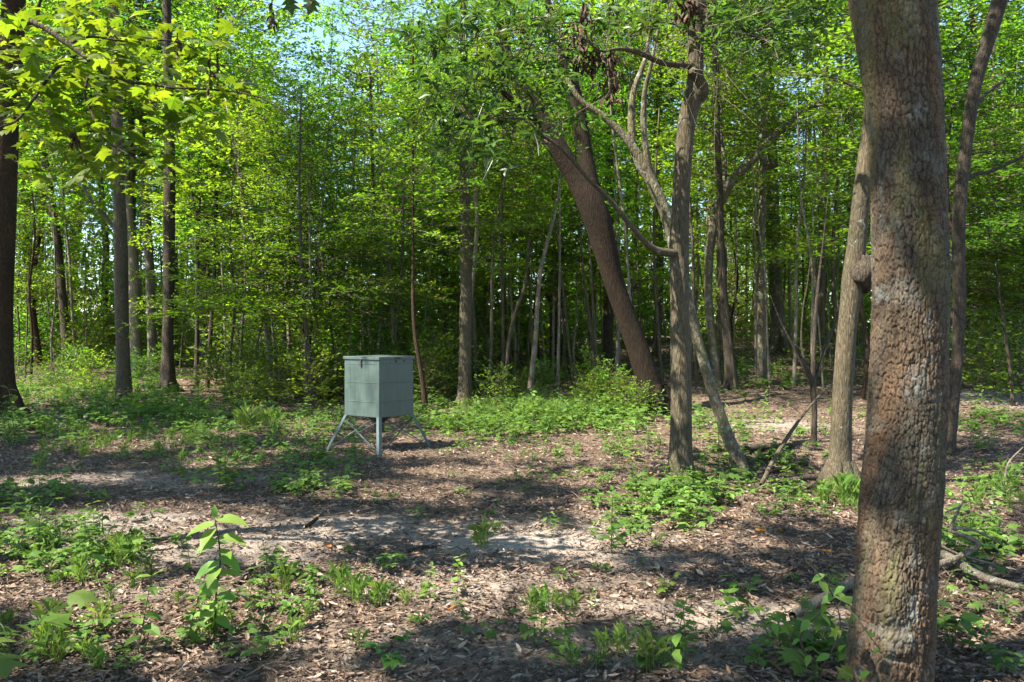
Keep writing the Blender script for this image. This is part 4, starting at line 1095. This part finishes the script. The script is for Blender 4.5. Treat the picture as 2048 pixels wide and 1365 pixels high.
for sx, sy in ((-1, -1), (1, -1), (1, 1), (-1, 1)):
    top_ = np.array([sx * (hs - .02), sy * (hs - .02), h0 + .01]); ft = np.array([sx * (hs + .165), sy * (hs + .165), -.02])
    feet.append((top_, ft))
    # angle iron: two plates meeting on the outer edge
    o = np.array([sx, sy, 0]) / math.sqrt(2); w = .050
    e1 = np.array([-sx, 0, 0.0]); e2 = np.array([0, -sy, 0.0])
    mb = MB()
    for e in (e1, e2):
        nrm = e2 if e is e1 else e1
        A = [top_ + o * .03, top_ + o * .03 + e * w, ft + o * .03 + e * w, ft + o * .03]
        V = A + [q_ + nrm * .006 for q_ in A]
        mb.add(V, [[0, 1, 2, 3], [7, 6, 5, 4], [0, 4, 5, 1], [1, 5, 6, 2], [2, 6, 7, 3], [3, 7, 4, 0]])
    lg = link('leg', mb.mesh('leg', FM2), feeder)
    mb = MB(); box(mb, ft[0] - .05 - .02 * sx, ft[0] + .05 - .02 * sx, ft[1] - .05 - .02 * sy, ft[1] + .05 - .02 * sy, -.006, .008); link('foot_plate', mb.mesh('foot_plate', FM2), lg)
for i in range(4):
    (t0, f0), (t1, f1) = feet[i], feet[(i + 1) % 4]
    lo = lambda t, f, s: t + (f - t) * s
    mb = MB(); bar(mb, lo(t0, f0, .92), lo(t1, f1, .10), .022, .006); link('brace', mb.mesh('brace', FM2), feeder)
    mb = MB(); bar(mb, lo(t1, f1, .92), lo(t0, f0, .10), .022, .006); link('brace', mb.mesh('brace', FM2), feeder)
# funnel, motor and spinner under the box
mb = MB()
for r0, z0, r1, z1 in ((.20, h0, .07, h0 - .10), (.07, h0 - .10, .07, h0 - .22), (.09, h0 - .22, .09, h0 - .235)):
    Vt, Qt, Tt = tube(np.array([[0, 0, z0, r0], [0, 0, z1, r1]]), 16); mb.add(Vt, Qt, Tt)
link('spinner', mb.mesh('spinner', FD), feeder)

# ------------------------------------------------------------------ fallen wood
def stick(name, label, pts, mat, cat, side=(), k=8, n=20, lift=0, group=None):
    """pts: (px, py, width) lying on the ground or (px, py, width, z) lifted by z"""
    rows = []
    for p in pts:
        gq = G(p[0], p[1]) if len(p) < 5 else P(p[0], p[1], p[4])
        z = p[3] if len(p) > 3 else 0
        r = p[2] / F * gq.y / 2
        rows.append([gq.x, gq.y, gq.z + z + (r if len(p) < 5 else 0), r])
    base = Vector(rows[0][:3])
    root = empty(name, base, label, cat, group)
    loc = [[r[0] - base.x, r[1] - base.y, r[2] - base.z, r[3]] for r in rows]
    link('stem', tube_mesh('stem', loc, k, n, M[mat], .18, len(label)), root)
    for s in side:
        rr = []
        for px, py, w, d in s:
            q = P(px, py, d) - base; rr.append([q.x, q.y, q.z, w / F * d / 2])
        link('twig', tube_mesh('twig', rr, 6, 14, M[mat], .18, int(s[0][0])), root)
    return root
stick('fallen_branch', 'long dead lichen-crusted branch lying on the ground behind the thick trunk, with upturned broken twigs', [(1585, 1240, 16), (1640, 1212, 22), (1700, 1180, 22), (1780, 1160, 20, .05), (1880, 1150, 20, .1), (1960, 1180, 16, .06), (2060, 1195, 12, .03)], 'dead', 'branch',
      side=[[(1876, 1130, 16, 5.4), (1920, 1112, 13, 5.4), (1958, 1090, 12, 5.4), (1935, 1075, 10, 5.4), (1900, 1062, 8, 5.4)],
            [(1900, 1064, 8, 5.4), (1910, 1035, 7, 5.4), (1922, 1010, 5, 5.35)], [(1905, 1056, 7, 5.4), (1950, 1062, 5, 5.4), (2005, 1090, 4, 5.3)],
            [(1880, 1092, 7, 5.4), (1920, 1110, 5, 5.4), (1990, 1130, 4, 5.4)], [(1918, 1015, 4, 5.35), (1890, 1025, 3, 5.3)], [(1960, 1180, 9, 5.3), (2000, 1220, 8, 5.1), (2055, 1235, 6, 5.0)]])
stick('dead_stem', 'pale dead stem propped at a slant between the leaning trunk and the burl tree', [(1522, 975, 9), (1545, 925, 9, 0, 9.1), (1572, 880, 8, 0, 9.4), (1610, 825, 6, 0, 9.8), (1660, 770, 4, 0, 10.2)], 'bark_grey', 'dead stem')
for lab, pts in [('mossy rotten log lying in the gully left of the burl tree', [(1560, 972, 10), (1610, 964, 14), (1670, 960, 11)]), ('dark rotten log at the back of the gully under the leaning trunk', [(1460, 905, 12), (1530, 902, 15), (1590, 896, 9)]),
                 ('short dark log beside the slanting dead stem', [(1530, 950, 7), (1580, 938, 10), (1615, 932, 7)])]:
    stick('fallen_log', lab, pts, 'bark_dark', 'log', k=10)
stick('fallen_twig', 'short brown broken stick on the litter behind the young broad-leaved plant', [(470, 1175, 10), (490, 1155, 12), (505, 1138, 8)], 'bark_grey', 'stick')
stick('fallen_twig', 'small brown stub of wood on the sandy strip right of the young plant', [(614, 1058, 9), (634, 1046, 7, .02)], 'bark_red', 'stick')
stick('fallen_twig', 'pale twig standing in the litter by the right edge', [(2002, 985, 6), (2010, 955, 5, 0, 8.3), (2018, 925, 4, 0, 8.4), (2046, 895, 3, 0, 8.5)], 'dead', 'stick')
stick('fallen_twig', 'thin dark stick in the shade right of the feeder', [(890, 998, 5), (920, 985, 6), (960, 975, 4)], 'bark_dark', 'stick')
stick('fallen_twig', 'thin dark curved stick on the near sandy strip at centre', [(815, 1106, 7), (850, 1098, 8), (875, 1097, 5)], 'bark_dark', 'stick')

# ------------------------------------------------------------------ leaf litter and twigs on the floor
g = np.random.default_rng(55)
PAL = np.array([[.31, .20, .125], [.25, .15, .09], [.36, .25, .17], [.19, .115, .07], [.29, .21, .15], [.15, .085, .05], [.44, .33, .23], [.30, .16, .085], [.12, .075, .05]])
LX, LY = [], []
for y0, y1, dens in [(3.3, 5.5, 2000), (5.5, 8, 1300), (8, 12, 650), (12, 18, 190), (18, 34, 45)]:
    for a in np.arange(y0, y1, .5):
        wdt = a * .64 + .8
        n = int(2 * wdt * .5 * dens)
        LX.append(-wdt + 2 * wdt * g.random(n)); LY.append(a + .5 * g.random(n))
x, y = np.concatenate(LX), np.concatenate(LY)
keep = g.random(len(x)) > sandy(x, y) * .78 + .25 * (fbm(x * 2, y * 2, 8, 3) > .56)
x, y = x[keep], y[keep]; n = len(x)
size = .044 * (.35 + 1.25 * g.random(n) ** 2) * np.where(y > 12, 1.35, 1.0) * np.where(y > 18, 1.6, 1)
pos = np.column_stack([x, y, height(x, y) + .004 + .018 * g.random(n)])
a = g.random(n) * 6.283
V, T, k = place(LITTER, pos, np.column_stack([np.cos(a), np.sin(a), g.normal(0, .22, n)]), np.array([0, 0, 1.0]) + g.normal(0, .45, (n, 3)), size, .6 + .8 * g.random(n))
col = (PAL * .82 + PAL.mean(1, keepdims=True) * .24)[(g.random(n) * len(PAL)).astype(int)] * (.38 + .66 * g.random((n, 1)))
tag(link('leaf_litter', MB().add(V, None, T, np.repeat(col, k, 0)).mesh('leaf_litter', M['litter'])), 'brown and tan fallen leaves covering the clearing floor', 'leaf litter', kind='stuff')
n = 60000
y = 3.4 + 9.5 * g.random(n) ** 1.25; x = (-1 + 2 * g.random(n)) * (y * .63 + .5)
q_ = g.random(n) > sandy(x, y) * .5; x, y = x[q_], y[q_]; n = len(x)
a = g.random(n) * 6.283
V, T, k = place(RHOMB, np.column_stack([x, y, height(x, y) + .003 + .012 * g.random(n)]), np.column_stack([np.cos(a), np.sin(a), g.normal(0, .25, n)]), np.array([0, 0, 1.0]) + g.normal(0, .5, (n, 3)), .020 * (.4 + 1.1 * g.random(n)), .5 + .9 * g.random(n))
col = (PAL * .7 + PAL.mean(1, keepdims=True) * .3)[(g.random(n) * len(PAL)).astype(int)] * (.25 + .8 * g.random((n, 1)))
tag(link('leaf_crumbs', MB().add(V, None, T, np.repeat(col, k, 0)).mesh('leaf_crumbs', M['litter'])), 'small broken leaf bits and bark crumbs between the fallen leaves', 'leaf litter', kind='stuff')
mb = MB()
for q in range(900):
    yy = 3.6 + 9 * g.random() ** 1.4; xx = (-.62 + 1.24 * g.random()) * yy; aa = g.random() * 6.28; l = .06 + .22 * g.random() ** 2
    zz = float(height(xx, yy)) + .02
    p0 = np.array([xx, yy, zz]); dv = np.array([math.cos(aa), math.sin(aa), g.normal(0, .08)]) * l
    pts = np.array([p0, p0 + dv * .5 + g.normal(0, .012, 3), p0 + dv])
    Vt, Qt, Tt = tube(np.column_stack([pts, [.004, .0035, .002]]), 4); mb.add(Vt, Qt, Tt, np.array([.12, .09, .065]) * (.5 + 1.2 * g.random()))
tag(link('twig_litter', mb.mesh('twig_litter', M['dry_twig'])), 'thin broken twigs scattered over the leaf litter', 'twigs', kind='stuff')

# ------------------------------------------------------------------ low plants
def weed_tpl(seed, kind):
    g = np.random.default_rng(seed)
    mb = MB()
    if kind == 'tuft':
        n = 34
        a = g.random(n) * 6.28; e = .5 + .8 * g.random(n)
        dr = np.column_stack([np.cos(a) * np.cos(e), np.sin(a) * np.cos(e), np.sin(e)])
        V, T, k = place(BLADE, g.normal(0, .02, (n, 3)) * [1, 1, 0], dr, np.column_stack([-np.cos(a) * .4, -np.sin(a) * .4, np.ones(n)]), .15 * (.4 + .9 * g.random(n)), np.full(n, .26))
        mb.add(V, None, T, leaf_tints(g, n, k))
    elif kind == 'rosette':
        for st in range(4 + seed % 3):
            a0 = g.random() * 6.28; l = .05 + .10 * g.random(); tip = np.array([math.cos(a0) * l * .8, math.sin(a0) * l * .8, .05 + .11 * g.random()])
            Vt, Qt, Tt = tube(np.array([[0, 0, 0, .002], [*(tip * .6 + [0, 0, .02]), .0017], [*tip, .001]]), 3, cap=False); mb.add(Vt, Qt, Tt, (.3, .8, .3))
            n = 5
            a = a0 + np.array([-2.0, -1.0, 0, 1.0, 2.0]) + g.normal(0, .2, n)
            V, T, k = place(OVAL, tip + g.normal(0, .006, (n, 3)), np.column_stack([np.cos(a), np.sin(a), g.normal(-.05, .25, n)]), np.array([0, 0, 1.0]) + g.normal(0, .25, (n, 3)), .065 * (.7 + .6 * g.random(n)), np.full(n, 1.35))
            mb.add(V, None, T, leaf_tints(g, n, k))
    elif kind == 'upright':
        H = .28 + .14 * g.random()
        bend = g.normal(0, .05, 2)
        pts = np.array([[0, 0, 0], [bend[0] * .5, bend[1] * .5, H * .5], [bend[0], bend[1], H]])
        Vt, Qt, Tt = tube(np.column_stack([pts, [.003, .0025, .0015]]), 4); mb.add(Vt, Qt, Tt, (.3, .8, .3))
        n = 14; t = np.repeat(np.linspace(.25, 1, 7), 2); a = np.tile([0, 3.14], 7) + np.repeat(np.arange(7) * 1.4, 2) + g.normal(0, .2, n)
        pos = np.column_stack([bend[0] * t, bend[1] * t, H * t])
        V, T, k = place(OVAL, pos, np.column_stack([np.cos(a), np.sin(a), g.normal(.1, .25, n)]), np.array([0, 0, 1.0]) + g.normal(0, .25, (n, 3)), .10 * (1.1 - .5 * t) * (.8 + .4 * g.random(n)), np.full(n, 1.1))
        mb.add(V, None, T, leaf_tints(g, n, k))
    elif kind == 'lobed':
        for st in range(4):
            a0 = st * 1.6 + g.random(); l = .05 + .12 * g.random(); tip = np.array([math.cos(a0) * l, math.sin(a0) * l, .07 + .16 * g.random()])
            Vt, Qt, Tt = tube(np.array([[0, 0, 0, .0022], [*(tip * .5 + [0, 0, .03]), .002], [*tip, .001]]), 3, cap=False); mb.add(Vt, Qt, Tt, (.3, .8, .3))
            n = 2; a = a0 + g.normal(0, .9, n)
            V, T, k = place(LOBED, np.repeat(tip[None], n, 0) - [[0, 0, 0], [tip[0] * .4, tip[1] * .4, tip[2] * .4]], np.column_stack([np.cos(a), np.sin(a), g.normal(-.15, .2, n)]), np.array([0, 0, 1.0]) + g.normal(0, .3, (n, 3)), .10 * (.7 + .6 * g.random(n)))
            mb.add(V, None, T, leaf_tints(g, n, k))
    return mb
TPL = {k: [weed_tpl(s + 11 * q, k) for s in range(4)] for q, k in enumerate(('tuft', 'rosette', 'upright', 'lobed'))}
TMESH = {k: [t.mesh(k + '_plant', M['grass' if k == 'tuft' else 'weed']) for t in v] for k, v in TPL.items()}

# ground cover nobody could count: patches of low weeds and grass
def scatter(name, label, patches, kinds, mat, seed, cat, dens=1.0):
    g = np.random.default_rng(seed)
    out = MB()
    packs = {k: [(np.concatenate(t.V), np.concatenate(t.c), (np.concatenate(t.T) if t.T else np.zeros((0, 3), int)), (np.concatenate(t.Q) if t.Q else np.zeros((0, 4), int))) for t in TPL[k]] for k in kinds}
    for px, py, rx, ry, n, sc in patches:
        for q in range(int(n * dens * (((.14 if px < 500 else .22) if py > 1150 else .40) if py > 880 else .85))):
            u, v = g.normal(0, .5, 2)
            c = G(px + u * rx, max(py + v * ry, HY + 32))
            k = kinds[int(g.random() * len(kinds))]
            V, cc, T, Qd = packs[k][int(g.random() * 4)]
            s = sc * .85 * (.45 + .8 * g.random()); a = g.random() * 6.28
            Rm = np.array([[math.cos(a), -math.sin(a), 0], [math.sin(a), math.cos(a), 0], [0, 0, 1]])
            ct = cc.copy(); ct[:, 0] = np.clip(ct[:, 0] + g.normal(0, .2), 0, 1); ct[:, 1] *= .8 + .4 * g.random()
            out.add(V @ Rm.T * s + np.array(c), Qd, T, ct)
    tag(link(name, out.mesh(name, M[mat])), label, cat, kind='stuff')
scatter('ground_cover', 'low green weeds growing in patches through the leaf litter', [
    (110, 1090, 190, 70, 190, 1.0), (60, 1010, 130, 40, 70, 1.0), (260, 1110, 120, 30, 60, .8), (600, 930, 130, 40, 110, 1.1), (640, 985, 110, 20, 60, 1.0), (450, 960, 60, 30, 40, 1.1), (1330, 1010, 120, 45, 190, 1.15),
    (1400, 970, 110, 20, 70, 1.0), (560, 1160, 70, 30, 35, .9), (130, 790, 260, 50, 320, 1.5), (330, 830, 180, 30, 170, 1.5), (60, 860, 160, 40, 140, 1.3), (500, 880, 180, 30, 110, 1.0), (1060, 850, 200, 28, 300, 1.3),
    (900, 850, 120, 24, 120, 1.2), (1220, 830, 110, 40, 170, 1.5), (640, 850, 90, 30, 90, 1.2), (560, 790, 120, 20, 120, 1.6), (1100, 900, 260, 30, 80, .8), (1150, 960, 200, 30, 50, .8), (1240, 1060, 90, 40, 60, .8),
    (1620, 1020, 80, 30, 40, .8), (1960, 1090, 90, 40, 70, 1.2), (1980, 1000, 90, 40, 50, 1.0), (1900, 900, 120, 60, 60, 1.0), (560, 1230, 150, 60, 60, .8), (160, 1300, 200, 60, 90, .9), (760, 1190, 160, 30, 30, .8), (1560, 1190, 160, 40, 26, .7),
    (1250, 1300, 260, 70, 50, .8), (420, 1290, 120, 40, 40, .9), (1600, 1310, 140, 50, 60, .9), (1950, 1250, 100, 80, 50, .9), (1500, 760, 120, 40, 90, 1.5), (1700, 860, 200, 60, 60, 1.0), (300, 910, 300, 40, 110, .8), (1450, 900, 90, 30, 50, 1.0),
    (1050, 760, 120, 20, 60, 1.6), (1520, 930, 120, 30, 70, 1.0), (1450, 850, 100, 30, 60, 1.2), (1620, 760, 160, 30, 70, 1.5), (1560, 985, 90, 20, 50, .9), (1940, 850, 120, 30, 60, 1.3), (1250, 900, 90, 20, 50, 1.0), (820, 820, 80, 14, 60, 1.3), (700, 1000, 500, 100, 60, .6), (1100, 1200, 600, 160, 60, .55)],
    ['rosette', 'upright', 'rosette', 'lobed'], 'weed', 12, 'weeds')
scatter('grass', 'thin green grass blades between the weeds and fallen leaves', [
    (1100, 830, 160, 30, 150, 1.6), (490, 850, 60, 20, 30, 1.6), (100, 1300, 200, 60, 80, 1.0), (1690, 1005, 50, 18, 40, 1.3), (480, 1250, 160, 60, 60, .9), (760, 1200, 130, 30, 40, .9), (1280, 1320, 160, 50, 20, .8), (280, 880, 260, 60, 80, 1.0),
    (1080, 1220, 80, 20, 16, .9), (960, 1085, 30, 8, 6, .9), (150, 1130, 150, 60, 60, .9), (1980, 990, 80, 40, 30, 1.1), (200, 780, 200, 30, 100, 1.6), (1000, 780, 120, 30, 50, 1.5)], ['tuft'], 'grass', 13, 'grass', 1.3)

# single plants that stand apart
def single(name, label, px, py, kind, s, i=0, cat='plant'):
    b = G(px, py)
    o = link(name, TMESH[kind][i % 4], None, b, (0, 0, px * .37), (s, s, s))
    tag(o, label, cat)
for a in [
    ('grass_tuft', 'wispy grass tuft alone on the bright sandy patch at centre', 966, 1094, 'tuft', 1.1, 0),
    ('broad_leaf_weed', 'lime-green weed at the right end of the bright sandy patch', 1222, 1108, 'upright', 1.2, 1),
    ('grass_tuft', 'arching bright grass tuft at the foot of the burl tree', 1690, 1012, 'tuft', 1.7, 2),
    ('weed_seedling', 'small pale seedling in the shade left of the thick trunk', 1482, 1190, 'lobed', .8, 1),
    ('weed_seedling', 'small bright seedling between the fallen branch and the near shade', 1486, 1240, 'rosette', .9, 2),
    ('weed_seedling', 'low seedling at the lower centre on brown leaves, right of the green grass clump', 1330, 1190, 'lobed', .7, 3),
    ('broad_leaf_weed', 'sunlit weed with pointed leaves at lower centre beside the grass clump', 1345, 1330, 'upright', 1.0, 0),
    ('grass_tuft', 'bright grass clump at the bottom edge right of centre', 1290, 1340, 'tuft', 1.0, 3),
    ('weed_seedling', 'round-leaved seedling at the bottom edge left of centre', 790, 1330, 'rosette', 1.0, 1),
    ('broad_leaf_weed', 'glossy green weed in the shade at the bottom left', 275, 1310, 'upright', 1.2, 2),
    ('grass_tuft', 'short dark grass tuft in the litter right of the young broad-leaved plant', 570, 1190, 'tuft', 1.1, 1),
    ('broad_leaf_weed', 'pale broad weed in front of the front leg of the feeder', 712, 945, 'upright', 1.9, 3),
    ('broad_leaf_weed', 'bushy blue-green weed in the shade left of centre', 452, 972, 'upright', 1.5, 1),
    ('grass_tuft', 'long yellow-green grass tuft at the back left of the clearing', 492, 858, 'tuft', 2.2, 0),
    ('broad_leaf_weed', 'sunlit leafy weed in front of the tall grey-brown trunk', 300, 850, 'upright', 3.0, 2),
    ('broad_leaf_weed', 'tall weed at the left edge under the red-brown trunk', 30, 880, 'upright', 2.2, 0),
    ('broad_leaf_weed', 'young broad-leaved shoot at the foot of the leaning trunk', 1438, 945, 'upright', 1.7, 1),
    ('weed_seedling', 'pale yellow sprig standing alone at the far right of the slope', 1960, 905, 'upright', 1.0, 3),
    ('weed_seedling', 'lobed seedling directly left of the base of the thick trunk', 1640, 1300, 'lobed', 1.3, 0),
    ('weed_seedling', 'dark lobed seedling left of the cavity at the foot of the thick trunk', 1690, 1340, 'lobed', 1.4, 2),
    ('weed_seedling', 'leafy lobed seedling at the bottom edge between shade and the thick trunk', 1560, 1330, 'lobed', 1.3, 3),
    ('weed_seedling', 'round-leaved vine shoot right of the foot of the thick trunk', 1905, 1300, 'rosette', 1.6, 0),
    ('weed_seedling', 'dark lobed sprig in the bottom left corner', 30, 1330, 'lobed', 1.8, 1),
]:
    single(*a)

# the young broad-leaved plant standing in the foreground, left
b = G(432, 1285)
plant = empty('young_plant', b, 'single upright young plant with large pointed pale green leaves in the left foreground', 'plant')
d = b.y
st = [[*(P(px, py, d) - b), w] for px, py, w in [(432, 1288, .006), (431, 1230, .0055), (433, 1180, .005), (440, 1130, .0045), (438, 1085, .004), (432, 1050, .003), (430, 1035, .002)]]
link('stem', tube_mesh('stem', st, 6, 24, M['weed'], 0, 0), plant)
g = np.random.default_rng(3)
BROAD_V = np.array([[0, 0, 0], [.12, .13, .03], [.35, .23, .05], [.62, .19, .03], [.84, .09, -.02], [1, 0, -.10], [.84, -.09, -.02], [.62, -.19, .03], [.35, -.23, .05], [.12, -.13, .03], [.25, 0, -.01], [.5, 0, -.02], [.75, 0, -.05], [-.14, .012, .0], [-.14, -.012, .0]], float)
BROAD_T = np.array([[0, 10, 1], [1, 10, 2], [10, 11, 2], [2, 11, 3], [11, 12, 3], [3, 12, 4], [12, 5, 4], [12, 6, 5], [11, 7, 12], [7, 6, 12], [10, 8, 11], [8, 7, 11], [0, 9, 10], [9, 8, 10], [13, 14, 0]])
BL = []
for s in range(4):
    V = BROAD_V.copy(); V[:, 2] += -.10 * s * V[:, 0] ** 2 + g.normal(0, .01, len(V))
    BL.append(mesh_np('broad_leaf', V, BROAD_T, M['weed'], np.tile([[.75, 1.15, .5]], (len(V), 1)), True))
for px, py, dx, dy, dz, s in [(430, 1036, .0, -.2, 1, .062), (432, 1040, 1, -.1, .15, .15), (430, 1046, -.9, -.5, -.3, .14), (432, 1056, -.4, -1, -.35, .14), (436, 1075, 1, -.2, .1, .14), (436, 1080, -1, -.4, -.5, .12), (437, 1090, .3, .8, .1, .10),
                              (438, 1100, .7, -.7, .0, .12), (440, 1112, 1, -.4, -.3, .13), (440, 1125, -1, -.2, -.4, .15), (439, 1135, -.2, -1, -.4, .13), (437, 1148, 1, .2, .1, .11), (436, 1158, -.7, -.5, -.9, .13), (433, 1190, 1, -.4, .0, .12),
                              (432, 1200, -.3, -1, -.5, .14), (431, 1215, -.9, -.2, -.3, .12), (431, 1235, .8, -.4, -.2, .10), (431, 1250, -.7, .4, .0, .10)]:
    link('leaf', BL[int(g.random() * 4)], plant, P(px, py, d) - b, orient((dx, dy, dz), (g.normal(0, .2), -.45 + g.normal(0, .15), 1) if abs(dz) < .8 else (.3, -1, .2)), (s * 1.08, s * 1.25, s * 1.1))

# vine hanging about the foot of the thick trunk
b = G(1640, 1345)
vine = empty('vine_plant', b, 'thin trailing vine with dark heart-shaped leaves reaching up against the foot of the thick trunk', 'vine')
VP = [[(1640, 1345, 4, 3.9), (1600, 1280, 4, 3.8), (1640, 1225, 3, 3.7), (1690, 1215, 3, 3.45), (1730, 1260, 3, 3.40), (1760, 1300, 3, 3.38)], [(1640, 1345, 4, 3.9), (1680, 1260, 3, 3.6), (1660, 1180, 3, 3.6), (1610, 1120, 2, 3.6)], [(1640, 1345, 3, 3.9), (1560, 1270, 3, 3.9), (1540, 1240, 2, 3.9)]]
for l in VP:
    r = [[*(P(px, py, dd) - b), w / F * dd / 2] for px, py, w, dd in l]
    st_ = link('stem', tube_mesh('stem', r, 5, 22, M['twig'], 0, 0), vine)
for px, py, dd in [(1600, 1280, 3.8), (1580, 1250, 3.8), (1640, 1225, 3.7), (1655, 1210, 3.6), (1690, 1212, 3.45), (1700, 1228, 3.45), (1735, 1262, 3.4), (1760, 1300, 3.36), (1680, 1260, 3.6), (1670, 1190, 3.6), (1640, 1160, 3.6), (1650, 1150, 3.6), (1690, 1290, 3.5), (1660, 1310, 3.6),
                   (1560, 1270, 3.9), (1545, 1245, 3.9), (1620, 1310, 3.8), (1600, 1330, 3.8), (1700, 1340, 3.5), (1740, 1345, 3.4), (1680, 1350, 3.5), (1650, 1265, 3.7), (1618, 1240, 3.7), (1690, 1175, 3.55)]:
    a = g.random() * 6.28; s = .058 * (.6 + .7 * g.random())
    link('leaf', BL[int(g.random() * 4)] if g.random() < .6 else GUM[int(g.random() * 4)][0], vine, P(px, py, dd) - b, orient((math.cos(a), math.sin(a) * .5, -.4), (g.normal(0, .3), -.5, 1)), (s, s * 1.25, s))

# orange mushrooms and fallen orange leaves
def mushroom(px, py, w, label):
    b = G(px, py); r = w / F * b.y / 2
    root = empty('mushroom', b, label, 'mushroom')
    g = np.random.default_rng(int(px))
    n, k = 6, 18
    th = np.linspace(0, 6.283, k, endpoint=False)
    V = []
    for rad, z in ((0.02, .55), (.35, .60), (.7, .75), (1.0, .85), (.9, .72), (.4, .45)):
        wv = 1 + .16 * np.sin(3 * th + g.random() * 6) + .08 * np.sin(5 * th)
        V += [(r * rad * wv[q] * math.cos(th[q]), r * rad * wv[q] * math.sin(th[q]), r * (z + .12 * math.sin(3 * th[q] + 1) * rad)) for q in range(k)]
    i = np.arange(n - 1)[:, None] * k; j = np.arange(k)[None]; j2 = (j + 1) % k
    link('cap', MB().add(V, np.stack([i + j, i + j2, i + k + j2, i + k + j], -1).reshape(-1, 4), None, (.62, .24, .015)).mesh('cap', M['fungus'], True), root)
    Vt, Qt, Tt = tube(np.array([[0, 0, -.01, r * .25], [0, 0, r * .5, r * .38]]), 10)
    link('stipe', MB().add(Vt, Qt, Tt, (.6, .33, .06)).mesh('stipe', M['fungus'], True), root)
mushroom(1522, 1068, 20, 'wavy orange mushroom, larger of the pair left of the thick trunk')
mushroom(1562, 1062, 12, 'small orange mushroom, right one of the pair left of the thick trunk')
mushroom(1655, 1108, 17, 'single orange mushroom close to the left side of the thick trunk')
ol = mesh_np('orange_leaf', LITTER[0] * [1, 1.5, 1], LITTER[1], M['fungus'], np.tile([[.55, .17, .02]], (len(LITTER[0]), 1)))
for px, py, lab in [(196, 1010, 'bright orange fallen leaf on the sandy strip at left'), (655, 1102, 'orange fallen leaf on the sandy strip near centre'), (1545, 1240, 'yellow-orange fallen leaf beside the fallen branch end'), (915, 1222, 'orange fallen leaf on the brown litter at lower centre')]:
    tag(link('fallen_leaf', ol, None, G(px, py) + Vector((0, 0, .02)), (.2, .1, px), (.08, .08, .08)), lab, 'leaf')
